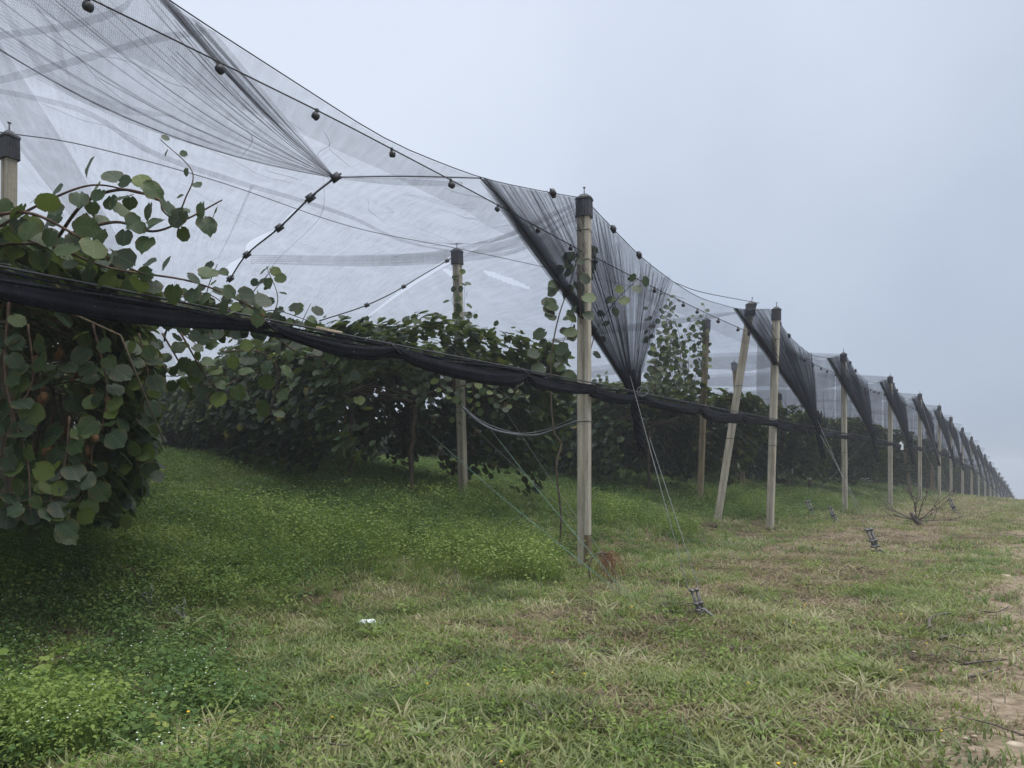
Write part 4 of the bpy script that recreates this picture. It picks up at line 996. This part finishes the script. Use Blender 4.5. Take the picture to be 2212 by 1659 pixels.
# bushy growth right of the dark fan
for j, (px_, py_, zz_) in enumerate(((1430, 830, 17), (1460, 840, 17.5), (1490, 850, 18), (1415, 850, 16.5), (1450, 800, 18), (1520, 820, 20))):
    sh = empty('climbing_shoot', tuple(P(px_, py_, zz_))); tag(sh, 'leafy shoot of the clump between dark fan and brown capped post, %s from its left' % ['second', 'fourth', 'fifth', 'first', 'third', 'sixth'][j], 'vine shoot', 'shoots of the bushy clump right of the dark fan')
    for q_ in range(3):
        shx = px_+random.uniform(-25, 25); SHOOTS.append((sh, [P(px_, py_, zz_), P(shx, py_-70, zz_), P(shx+random.uniform(-25, 25), py_-random.uniform(110, 170), zz_-.2)], .007, .15, .055))
v1 = empty('climbing_shoot', tuple(P(1000, 800, 13)))
tag(v1, 'spray of yellow green leaves hanging round the middle of the capped post', 'vine shoot')
for j in range(11):
    x_ = 880+22*j; SHOOTS.append((v1, [P(x_, 790, 13.3), P(x_+random.uniform(-20, 20), 830, 13.0), P(x_+random.uniform(-30, 30), 865+random.uniform(-10, 50), 12.9)], .006, .15, .07))
# young vines and climbers
yv = rootless('young_vine', tuple(gp(1207, 1198)), 'thin crooked young vine climbing left of the tall post, leafy only at the top', 'vine')
b0 = yv.location.copy(); Zs = b0.y
m = MB(); c = curve([b0, P(1212, 1120, Zs), P(1202, 1010, Zs), P(1212, 960, Zs+.1), P(1196, 930, Zs+.1), P(1190, 840, Zs+.2), P(1192, 760, Zs+.3), P(1208, 680, Zs+.4), P(1232, 610, Zs+.5), P(1250, 545, Zs+.5)], 6); L = len(c)
m.tube(c, [.020-.012*i/L for i in range(L)], 6); m.build('stem', M['bark'], yv)
for i in range(L):
    if c[i].z > P(0, 800, Zs).z and i > 4:
        for s_ in ((-1, 1) if i % 2 == 0 else (random.choice((-1, 1)),)):
            pos = c[i]+Vector((s_*random.uniform(.04, .20), -.05, random.uniform(-.08, .08))); put_leaf(yv, pos-b0, (random.gauss(0, .4), -.8, .6), (s_*.8, -.2, -.3), random.uniform(.12, .22))
sh = rootless('climbing_shoot', tuple(P(1290, 720, 10.6)), 'leafy shoot reaching up to the right inside the dark net fan', 'vine shoot')
shoot(sh, [P(1270, 780, 10.8), P(1290, 710, 10.7), P(1330, 650, 10.6), P(1370, 610, 10.5), P(1392, 588, 10.5)], .008, .19, .09)
sh = rootless('climbing_shoot', tuple(P(1190, 800, 11.3)), 'leafy shoot standing above the hedge just left of the tall post', 'vine shoot')
shoot(sh, [P(1180, 800, 11.5), P(1215, 740, 11.4), P(1240, 690, 11.3)], .008, .19, .07); shoot(sh, [P(1255, 700, 9.7), P(1250, 620, 9.7), P(1240, 545, 9.7)], .007, .19, .07)
pc = rootless('post_climber', tuple(P(995, 780, 14.0)), 'small leafed climber twining up the capped post left of centre', 'climber')
shoot(pc, [P(1002, 780, 14.0), P(978, 730, 14.0), P(1004, 690, 14.0), P(976, 650, 14.0), P(998, 600, 14.05), P(980, 590, 14.05)], .006, .17, .075); shoot(pc, [P(985, 770, 14.0), P(1000, 700, 13.95), P(1004, 610, 13.95)], .005, .16, .09)
for pts, lab in (([P(835, 770, 14), P(845, 735, 14), P(838, 708, 14)], 'short shoot poking above the hedge left of the capped post'),
                 ([P(1420, 800, 17), P(1450, 740, 17), P(1440, 690, 17), P(1462, 640, 16.5)], 'tall leafy shoot right of the dark fan, reaching towards the cable'),
                 ([P(1480, 820, 19), P(1470, 760, 19), P(1490, 700, 19), P(1520, 690, 19)], 'leafy shoot just left of the brown capped post'),
                 ([P(1400, 830, 16), P(1420, 770, 16), P(1400, 720, 16)], 'bushy shoot behind the right edge of the dark fan')):
    sh = rootless('climbing_shoot', tuple(pts[0]), lab, 'vine shoot'); shoot(sh, pts, .008, .16, .08); 
for a_ in SHOOTS: shoot(*a_)
# ------------------------------------------------------------------ ground cover
def scatter(name, src_me, pts, rot, scl, kind='stuff', label=None, cat=None):
    src = bpy.data.objects.new(name+'_source', src_me)
    me = bpy.data.meshes.new(name); me.vertices.add(len(pts)); me.vertices.foreach_set('co', np.asarray(pts, np.float32).ravel())
    a = me.attributes.new('rot', 'FLOAT_VECTOR', 'POINT'); a.data.foreach_set('vector', np.asarray(rot, np.float32).ravel())
    a = me.attributes.new('scl', 'FLOAT', 'POINT'); a.data.foreach_set('value', np.asarray(scl, np.float32)); me.update()
    o = link(name, me); ng = bpy.data.node_groups.new(name, 'GeometryNodeTree')
    ng.interface.new_socket('Geometry', in_out='INPUT', socket_type='NodeSocketGeometry'); ng.interface.new_socket('Geometry', in_out='OUTPUT', socket_type='NodeSocketGeometry')
    i_ = ng.nodes.new('NodeGroupInput'); o_ = ng.nodes.new('NodeGroupOutput'); ip = ng.nodes.new('GeometryNodeInstanceOnPoints'); oi = ng.nodes.new('GeometryNodeObjectInfo')
    oi.inputs['Object'].default_value = src; oi.inputs['As Instance'].default_value = True
    na_ = ng.nodes.new('GeometryNodeInputNamedAttribute'); na_.data_type = 'FLOAT_VECTOR'; na_.inputs[0].default_value = 'rot'
    nb_ = ng.nodes.new('GeometryNodeInputNamedAttribute'); nb_.data_type = 'FLOAT'; nb_.inputs[0].default_value = 'scl'
    L = ng.links.new; L(i_.outputs[0], ip.inputs['Points']); L(oi.outputs['Geometry'], ip.inputs['Instance']); L(na_.outputs[0], ip.inputs['Rotation']); L(nb_.outputs[0], ip.inputs['Scale']); L(ip.outputs[0], o_.inputs[0])
    md = o.modifiers.new('scatter', 'NODES'); md.node_group = ng; o['kind'] = kind
    return o
def tuft(seed, n, h, spread, wid, mat, flop=.5):
    r = np.random.default_rng(seed); V = []; T = []
    for i in range(n):
        a = r.uniform(0, 6.28); b = r.uniform(0, 6.28); rad = spread*r.random()**.5; base = np.array([rad*math.cos(b), rad*math.sin(b), -.01]); d = np.array([math.cos(a), math.sin(a), 0]); s = np.array([-d[1], d[0], 0])
        hh = h*r.uniform(.4, 1.1); fl = flop*r.uniform(.3, 1.5)*hh; w = wid*r.uniform(.6, 1.2); k = len(V)
        for t, ww in ((0, 1), (.5, .8), (1, 0)):
            p = base+d*fl*t**1.8+np.array([0, 0, hh*(t-.35*flop*t*t)])
            if ww: V += [p-s*w*ww, p+s*w*ww]
            else: V.append(p)
        T += [(k, k+1, k+3), (k, k+3, k+2), (k+2, k+3, k+4)]
    return arrmesh('tuft', np.array(V), np.array(T), mat, smooth_=False)
def herb(seed, n, h, spread, ls, mat, flower=0):
    r = np.random.default_rng(seed); pos = []; nn = []; hd = []; sz = []
    for i in range(n):
        a = r.uniform(0, 6.28); rad = spread*r.random()**.6; z = h*r.uniform(.15, 1)**.8
        pos.append((rad*math.cos(a), rad*math.sin(a), z)); nn.append((r.normal(0, .4), r.normal(0, .4), 1)); hd.append((math.cos(a)+r.normal(0, .3), math.sin(a)+r.normal(0, .3), -.1)); sz.append(ls*r.uniform(.5, 1.2))
    V = []; T = []; lv = np.array([(0, 0, 0), (.30, .35, .06), (0, 1, -.12), (-.30, .35, .06)]); Rm = rotmats(np.array(nn), np.array(hd))
    for i in range(n):
        k = len(V); w = (Rm[i] @ lv.T).T*sz[i]+pos[i]; V += list(w); T += [(k, k+1, k+2), (k, k+2, k+3)]
        if i % 3 == 0:
            k = len(V); p = np.array(pos[i]); V += [p, np.array([p[0]*.3+.004, p[1]*.3, 0]), np.array([p[0]*.3-.004, p[1]*.3, 0])]; T.append((k, k+1, k+2))
    me = arrmesh('herb', np.array(V), np.array(T), mat, smooth_=False)
    return me
def flowers(seed, n, h, spread, s, mat):
    r = random.Random(seed); m = MB()
    for i in range(n):
        a = r.uniform(0, 6.28); rad = spread*r.random()**.5; m.ellip((rad*math.cos(a), rad*math.sin(a), h*r.uniform(.8, 1.1)), s, s, s*.6, 5, 3)
    return m.mesh('flower_heads', mat)
NDONE = []
def region(N, zmin, zmax, r, pw=1.0):
    # candidate points across the view and a margin to each side
    u = r.random(N); Z = (zmin**pw+(zmax**pw-zmin**pw)*u)**(1/pw); X = Z*r.uniform(-.80, .80, N)+r.uniform(-.6, .6, N); return X, Z
def place(name, me, N, zmin, zmax, wfn, s0, s1, seed, pw=1.0, grow=0.0, tilt=.15):
    r = np.random.default_rng(seed); X, Y = region(N, zmin, zmax, r, pw); w = wfn(X, Y)
    if name in ('lush_grass', 'low_weeds', 'tall_weeds', 'long_grass'): w = w*(.06+.94*smooth(.45, .95, np.hypot((X-1.0)*1.1, (Y-9.3)*.62)))
    k = r.random(N) < w; X, Y = X[k], Y[k]; Z = ground(X, Y)
    n = len(X); rot = np.stack([r.normal(0, tilt, n), r.normal(0, tilt, n), r.uniform(0, 6.28, n)], 1); s = r.uniform(s0, s1, n)*(1+grow*np.maximum(Y-8, 0))
    scatter(name, me, np.stack([X, Y, Z], 1), rot, s)
    return n
tot = 0
clump = lambda x, y, f, o=0.: fbm(np.asarray(x)*f+o, np.asarray(y)*f+o*2, 3)
open_ = lambda x, y: np.clip(1-track(x, y)*.95, 0, 1)
inq = lambda x, y: qd(x, y)[0]
gaps = lambda x, y: 1-.9*smooth(.56, .66, clump(x, y, 2.3, 91.))
green_w = lambda x, y: gaps(x, y)*open_(x, y)*(.35+.65*smooth(.35, .6, clump(x, y, 1.3)))*(1-.75*brown(x, y))
dry_w = lambda x, y: (.4+.6*gaps(x, y))*(.22+.6*smooth(.45, .65, clump(x, y, 1.0, 4.))+.9*brown(x, y))*(1-.8*track(x, y))*(1-.85*smooth(.5, 3, inq(x, y)))
herb_w = lambda x, y: weedy(x, y)*(.35+.65*smooth(.32, .55, clump(x, y, 1.6, 8.)))*(1-.4*brown(x, y))
lushw = lambda x, y: np.maximum(.9*smooth(-.8, .6, inq(x, y))*(1-weedy(x, y)*.6), 1)*0+.7*smooth(-1., 1.2, inq(x, y))*smooth(.3, .5, clump(x, y, 1.1, 13.))+smooth(.46, .62, clump(x, y, .8, 12.))*smooth(-3.2, -1.2, np.asarray(x)*.5+.0)*0+smooth(.45, .6, clump(x, y, .8, 12.))*open_(x, y)*(1-brown(x, y))
place('short_grass', tuft(1, 18, .085, .07, .0048, M['grass'], .8), 24000, 2.6, 9, green_w, .5, 1.7, 1, 1.6)
place('short_grass', tuft(2, 16, .06, .09, .0060, M['grass'], 1.0), 22000, 2.6, 12, green_w, .5, 1.6, 2, 1.6)
place('short_grass', tuft(3, 30, .08, .16, .0060, M['grass'], .8), 34000, 8, 60, green_w, .8, 1.5, 3, 1.3, .03)
place('lush_grass', tuft(4, 18, .11, .06, .0055, M['lush'], .9), 12000, 2.6, 14, lushw, .6, 1.4, 4, 1.5)
place('lush_grass', tuft(14, 26, .11, .14, .0060, M['lush'], .8), 26000, 9, 60, lambda x, y: smooth(-.5, 2.5, inq(x, y))*.9, .7, 1.4, 24, 1.3, .02)
place('long_grass', tuft(15, 20, .18, .05, .0062, M['grass'], 1.2), 1500, 2.7, 9, lambda x, y: smooth(.5, .65, clump(x, y, 1.7, 33.))*(1-brown(x, y)*.7)*open_(x, y)*.5, .5, 1.2, 31, 1.2)
place('clover', herb(16, 26, .05, .10, .022, M['fresh']), 9000, 2.6, 12, lambda x, y: smooth(.48, .62, clump(x, y, 1.9, 41.))*open_(x, y)*gaps(x, y)*.9, .6, 1.5, 32, 1.4)
place('rosettes', tuft(17, 9, .10, .015, .011, M['lush'], 1.3), 2600, 2.7, 14, lambda x, y: smooth(.42, .6, clump(x, y, 1.2, 51.))*open_(x, y)*.45, .5, 1.3, 33, 1.3)
tw = MB(); rq = random.Random(3)
for i in range(4):
    p_ = Vector((rq.uniform(-.08, .08), rq.uniform(-.08, .08), .02)); a_ = rq.uniform(0, 6.28); l_ = rq.uniform(.05, .14); tw.tube([p_, p_+Vector((math.cos(a_)*l_, math.sin(a_)*l_, .015)), p_+Vector((math.cos(a_+.4)*l_*1.8, math.sin(a_+.4)*l_*1.8, rq.uniform(-.01, .04)))], [.0035, .003, .0015], 4, False)
place('twig_litter', tw.mesh('twigs', M['deadwood']), 1300, 2.7, 16, lambda x, y: .12+.5*brown(x, y)+.25*track(x, y), .5, 1.5, 35, 1.3)
fl = MB()
for i in range(5):
    p_ = Vector((rq.uniform(-.1, .1), rq.uniform(-.1, .1), .012)); s_ = rq.uniform(.006, .016); fl.ellip(p_, s_, s_*.8, s_*.45, 7, 5, .2)
place('pebbles', fl.mesh('pebbles', M['stone']), 900, 2.7, 16, lambda x, y: .03+.25*brown(x, y)+.6*track(x, y), .4, 1.3, 36, 1.3)
place('dead_stalks', tuft(18, 5, .22, .08, .0022, M['dry'], .5), 2600, 2.7, 16, lambda x, y: .3*smooth(.45, .6, clump(x, y, 1.5, 61.))+.25*brown(x, y)+.15*weedy(x, y), .5, 1.2, 34, 1.3)
place('dry_grass', tuft(5, 16, .075, .10, .0046, M['dry'], 1.2), 21000, 2.6, 12, dry_w, .6, 1.5, 5, 1.5)
place('dry_grass', tuft(6, 26, .07, .18, .0050, M['dry'], 1.1), 16000, 8, 50, dry_w, .6, 1.6, 6, 1.3, .02)
place('low_weeds', herb(7, 34, .13, .10, .026, M['herb']), 17000, 2.6, 11, herb_w, .4, 1.7, 7, 1.4)
place('low_weeds', herb(27, 22, .20, .10, .034, M['herb']), 5000, 2.6, 9, lambda x, y: herb_w(x, y)*smooth(.42, .6, clump(x, y, 2.1, 71.)), .5, 1.5, 37, 1.3)
place('low_weeds', herb(8, 30, .22, .16, .045, M['herb']), 16000, 6, 26, herb_w, .6, 1.5, 8, 1.3)
place('low_weeds', herb(9, 34, .10, .11, .028, M['fresh']), 14000, 2.6, 20, lambda x, y: herb_w(x, y)*smooth(.4, .6, clump(x, y, .9, 22.))+.15*green_w(x, y), .6, 1.5, 9, 1.3)
place('low_weeds', herb(10, 30, .16, .22, .06, M['herb']), 16000, 18, 60, lambda x, y: smooth(-.5, 1, inq(x, y))*.8, .8, 1.5, 10, 1.2)
for cx_, cy_, rr_ in ((P(1080, 1150, 9.2).x, 9.6, 1.5), (P(1190, 1180, 9).x, 9.0, .8), (P(860, 1100, 12).x, 12.2, 1.6), (P(990, 1085, 13.3).x, 13.2, 1.1), (P(1330, 1080, 15).x, 14.5, 1.8), (-2.35, 3.5, .5), (P(330, 1170, 7).x, 7.4, 1.4), (P(120, 1130, 7).x, 7.0, 1.0), (P(640, 1120, 9).x, 9.2, 1.5), (P(1640, 1090, 18).x, 19.5, 1.8), (P(1740, 1070, 24).x, 25, 2.5)):
    place('tall_weeds', herb(int(cy_*10), 60, .42, .16, .038, M['fresh'] if cy_ != 12.2 else M['herb']), 30000, max(2.6, cy_-rr_*1.5), cy_+rr_*1.5, lambda x, y: smooth(1.25, 0, np.hypot((x-cx_)/rr_, (y-cy_)/rr_)+.5*(clump(x, y, 2.2)-.5))*(.13 if cy_ > 7.5 or cy_ < 4 else .30), .5, 1.3 if cy_ > 7.9 else .8, int(cy_*7), 1.0)
place('white_weed_flowers', flowers(11, 5, .20, .12, .0038, M['petal']), 1700, 2.8, 14, herb_w, .7, 1.3, 11, 1.3)
place('yellow_flowers', flowers(12, 1, .07, .05, .008, M['yellow']), 420, 3, 14, lambda x, y: smooth(1, -1, inq(x, y))*.25*open_(x, y), .7, 1.3, 12, 1.2)

# ------------------------------------------------------------------ single plants and litter
def rosette(pt, n, L, w, mat, lab, up=.9, name='weed', seed=0, cat='weed'):
    r = random.Random(seed); root = tag(empty(name, tuple(pt)), lab, cat)
    for i in range(n):
        a = 6.283*i/n+r.uniform(-.3, .3); d = Vector((math.cos(a), math.sin(a), 0)); s = Vector((-d.y, d.x, 0)); l = L*r.uniform(.7, 1.15); V = []; Fc = []
        for j, t in enumerate(np.linspace(0, 1, 6)):
            ww = w*math.sin(math.pi*min(1, .12+.86*t))**.8; p = d*l*(.75*t**1.3)+Vector((0, 0, l*up*(t-.55*t*t))); V += [p-s*ww/2+Vector((0, 0, ww*.2)), p, p+s*ww/2+Vector((0, 0, ww*.2))]
            if j: b = 3*j; Fc += [(b-3, b-2, b+1, b), (b-2, b-1, b+2, b+1)]
        m = MB(); m.v = V; m.f = Fc; m.build('leaf', mat, root, local=True)
    return root
for px, py, n, L, w, mat, lab in (
    (915, 1610, 7, .20, .028, 'lush', 'upright bright green weed near the bottom edge, left of centre'),
    (405, 1375, 7, .30, .040, 'lush', 'broad leaved dock in the dark weeds on the left'),
    (810, 1385, 9, .26, .022, 'fresh', 'tall grassy weed just below the white plastic cap'),
    (490, 1365, 6, .24, .035, 'lush', 'smaller dock just right of the broad one in the dark weeds'),
    (1410, 1320+310, 8, .14, .020, 'lush', 'dark green rosette weed near the bottom, right of the middle'),
    (1640, 1600, 9, .16, .018, 'fresh', 'fine leaved green weed near the bottom right of the yellow flowers'),
    (1795, 1600, 7, .20, .012, 'fresh', 'small spiky grass plant near the bottom right'),
    (1570, 1575, 6, .13, .020, 'lush', 'low rosette weed beside the bare patch at the lower right'),
    (1480, 1420, 8, .13, .018, 'lush', 'green rosette right of the yellow flowers and below the near anchor'),
    (1120, 1640, 9, .2, .02, 'fresh', 'leafy weed at the bottom edge in the middle'),
    (640, 1490, 14, .22, .010, 'grass', 'pale tussock of grass in the lower left'),
    (870, 1570, 16, .22, .009, 'grass', 'greyish tussock of long grass low in the middle left')):
    rosette(gp(px, py), n, L, w, M[mat], lab, seed=px)
fresh_me = [arrmesh('leaf', LT_hi[i][0], LT_hi[i][1], M['fresh']) for i in range(3)]
# pale silvery cudweed stalks
for px, py, lab in ((395, 1360, 'silvery stalked weed standing in the dock leaves'), (325, 1330, 'silvery weed left of the dock leaves')):
    p = gp(px, py); m = MB(); 
    for i in range(7):
        a = i*.9; m.tube([p+Vector((0, 0, .03*i)), p+Vector((.06*math.cos(a), .06*math.sin(a), .03*i+.05)), p+Vector((.10*math.cos(a), .10*math.sin(a), .03*i+.03))], [.004, .004, .001], 4)
    m.tube([p, p+Vector((.01, 0, .25))], .003, 4); tag(m.build('silvery_weed', M['wire']), lab, 'weed')
rl = tag(empty('round_leaved_weed', tuple(gp(95, 1500))), 'bright green weed with rounded leaves in the bottom left corner', 'weed')
for i in range(46):
    a = random.uniform(0, 6.28); rr_ = .26*random.random()**.6; V, T = LT_hi[i % 4]
    o = link('leaf', fresh_me[i % 3], rl, (rr_*math.cos(a), rr_*math.sin(a), random.uniform(.05, .26))); o.rotation_euler = (random.gauss(-.2, .4), random.gauss(0, .3), random.uniform(0, 6.28)); q_ = random.uniform(.035, .07); o.scale = (q_, q_, q_)
# white plastic cap lying in the grass
p = gp(794, 1355); r = tag(empty('plastic_litter', tuple(p)), 'white crumpled plastic scrap lying in the grass left of centre', 'litter')
m = MB(); m.ellip((0, 0, .02), .095, .06, .042, 14, 7, .30); m.build('shell', M['white'], r, local=True); m = MB(); m.ellip((.10, -.01, .015), .05, .03, .02, 8, 5, .25); m.build('torn_flap', M['white'], r, local=True)
# rusty wire tangle at the foot of the tall post
p = gp(1312, 1262); m = MB(); rnd = random.Random(4)
for i in range(90):
    a = rnd.gauss(0, .9); l = rnd.uniform(.12, .36); o_ = Vector((rnd.gauss(0, .035), rnd.gauss(0, .03), rnd.uniform(.24, .36))); d = Vector((math.sin(a)*.6, rnd.gauss(0, .3), .5)).normalized(); pts = [p+o_]; v_ = d*l*.16
    for j in range(5): pts.append(pts[-1]+v_); v_ = v_+Vector((rnd.gauss(0, .012), rnd.gauss(0, .012), -.035))
    m.tube(pts, .0019, 3, False)
tag(m.build('wire_tangle', M['rust']), 'rust red tangle of fine dry roots beside the foot of the tall post', 'tangle')
m = MB(); m.tube([p+Vector((-.06+.16*math.cos(t), -.02, .17+.20*math.sin(t))) for t in np.linspace(1.2, 4.6, 14)], .010, 5); m.tube([p+Vector((0, 0, .05)), p+Vector((.2, -.1, -.0)), p+Vector((.35, -.25, .02))], .007, 5)
tag(m.build('bent_wire', M['deadwood']), 'dark bent wire hoop beside the rust red tangle', 'wire')
# bare dead branch lying in front of the far posts
p = gp(1979, 1136); r = tag(empty('dead_branch', tuple(p)), 'large bare dead branch lying on the headland in front of the fifth post', 'branch'); rnd = random.Random(11)
def twig(m, p0, d, l, rad, dep):
    pts = [p0]; dd = Vector(d)
    for i in range(4):
        dd = (dd+Vector((rnd.uniform(-.25, .25), rnd.uniform(-.25, .25), rnd.uniform(-.12, .2)))).normalized(); pts.append(pts[-1]+dd*l/4)
    m.tube(pts, [rad*(1-.15*i) for i in range(5)], 5)
    if dep: 
        for i in (2, 3, 4): twig(m, pts[i], (dd+Vector((rnd.uniform(-.9, .9), rnd.uniform(-.5, .5), rnd.uniform(-.2, .8)))).normalized(), l*.55, rad*.55, dep-1)
for i, (dx, dz, l) in enumerate(((-1, .25, .8), (-.75, .6, .75), (-.35, .95, .85), (.0, 1, .8), (.35, .85, .9), (.7, .6, 1.0), (1, .35, 1.0), (1, .02, .9))):
    m = MB(); twig(m, p+Vector((0, 0, .12)), Vector((dx, rnd.uniform(-.3, .3), dz)), l*.8, .017, 2); m.build('limb', M['deadwood'], r)
m = MB(); m.tube([p+Vector((.12, -.1, -.03)), p+Vector((0, 0, .12)), p+Vector((-.10, .05, .32))], [.055, .06, .05], 7); m.build('stub', M['deadwood'], r)
# sticks
for pts, rad, lab in (
    ([(1700, 1120), (1725, 1108), (1752, 1093)], .016, 'dark dry stick propped against the guy wire clamp by the third post'),
    ([(2008, 1368), (2010, 1345), (2040, 1335), (2065, 1333)], .017, 'forked dead stick at the edge of the track on the right'),
    ([(2030, 1390), (2060, 1378), (2100, 1385)], .010, 'thin twig lying on the track below the forked stick'),
    ([(1830, 1412), (1900, 1412), (1960, 1405)], .0, ''),
    ([(1575, 1412), (1600, 1413), (1650, 1410)], .016, 'dark stick lying flat right of the yellow flowers'),
    ([(1690, 1345), (1705, 1362), (1730, 1348)], .015, 'small v shaped stick in the dry grass right of the near anchor'),
    ([(2085, 1445), (2120, 1440), (2165, 1436)], .010, 'long thin stick on the bare soil at the lower right'),
    ([(2090, 1475), (2130, 1465), (2160, 1452)], .010, 'second thin stick just below the long one on the bare soil'),
    ([(1065, 1520), (1080, 1535), (1100, 1548)], .014, 'short dark stick in the grass at the bottom centre'),
    ([(1075, 1555), (1160, 1545), (1190, 1530)], .006, 'dark curved twig at the bottom centre'),
    ([(1262, 1400), (1300, 1412), (1330, 1418)], .006, 'thin brown twig in the grass below the tall post'),
    ([(2110, 1325), (2150, 1330), (2180, 1318)], .010, 'twig beside the track on the far right')):
    if not lab: continue
    pp = [gp(*q_)+Vector((0, 0, .02+rad)) for q_ in pts]; m = MB(); m.tube(curve(pp, 5), [rad*(1-.5*i/(5*(len(pp)-1)+1)) for i in range(5*(len(pp)-1)+1)], 6)
    tag(m.build('stick', M['deadwood']), lab, 'stick', 'sticks lying in the grass')
for px, py, s, lab in ((1282, 1512-120, .055, 'pale stone half buried below the damp foot of the tall post'), (1450, 1436, .10, 'flat buff stone right of the yellow flowers'), (1870, 1320+5, .045, 'small pale pebble in the grass right of the near anchor'), (2170, 1245, .12, 'long pale stone at the edge of the track, far right'), (2000, 1186, .06, 'whitish stone beside the second anchor'), (1855, 1188, .05, 'small stone in the dry litter left of the second anchor'), (1385, 1425, .05, 'small reddish stone in the grass at lower centre'), (2195, 1610, .07, 'flat reddish stone in the bottom right corner')):
    p = gp(px, py); m = MB(); random.seed(px); m.ellip(p+Vector((0, 0, -s*.08)), s*.75, s*.5, s*.26, 12, 7, .12); tag(m.build('stone', M['stone']), lab, 'stone')
for px, py, s, lab in ((1525, 1135, .28, 'heap of dark soil at the foot of the leaning post'), (930, 1400-310, .30, 'patch of turned dark soil beside the foot of the capped post'), (200, 1245, .5, 'bare dark soil mound among the weeds on the left'), (1100, 1530, .07, 'clod of dark soil at the bottom centre'), (1545, 1462, .12, 'dark molehill right of the yellow flowers'), (790, 1400, .10, 'dark clod of earth below the plastic cap')):
    p = gp(px, py); m = MB(); random.seed(px+1); m.ellip(p+Vector((0, 0, -.02)), s, s*.6, s*.32, 16, 8, .16); tag(m.build('soil_mound', M['soil']), lab, 'soil')

for px_, Z_, s_, lab in ((1262, 10, .20, 'worn soil round the foot of the tall post'), (1663, 16.8, .26, 'worn soil round the foot of the second headland post'), (1825, 23.2, .28, 'worn soil round the foot of the third headland post')):
    X_ = (px_-CX)/F*Z_; m = MB(); random.seed(px_); m.ellip((X_, Z_-.05, g(X_, Z_)-.01), s_, s_*.8, .05, 18, 7, .2); tag(m.build('soil_mound', M['soil']), lab, 'soil')
# ------------------------------------------------------------------ haze
hz = MB(); zlo = float(Vg[:, 2].min())-1; hz.box((0, 0, (zlo+9)/2), 900, 900, 9-zlo)
hm, nt, out = newmat('fog'); pv = nd(nt, 'ShaderNodeVolumePrincipled'); pv.inputs['Color'].default_value = (.86, .90, .95, 1); pv.inputs['Density'].default_value = .0022; pv.inputs['Anisotropy'].default_value = .2
lk(nt, pv.outputs[0], out.inputs['Volume']); ho = hz.build('haze', hm); ho['kind'] = 'stuff'
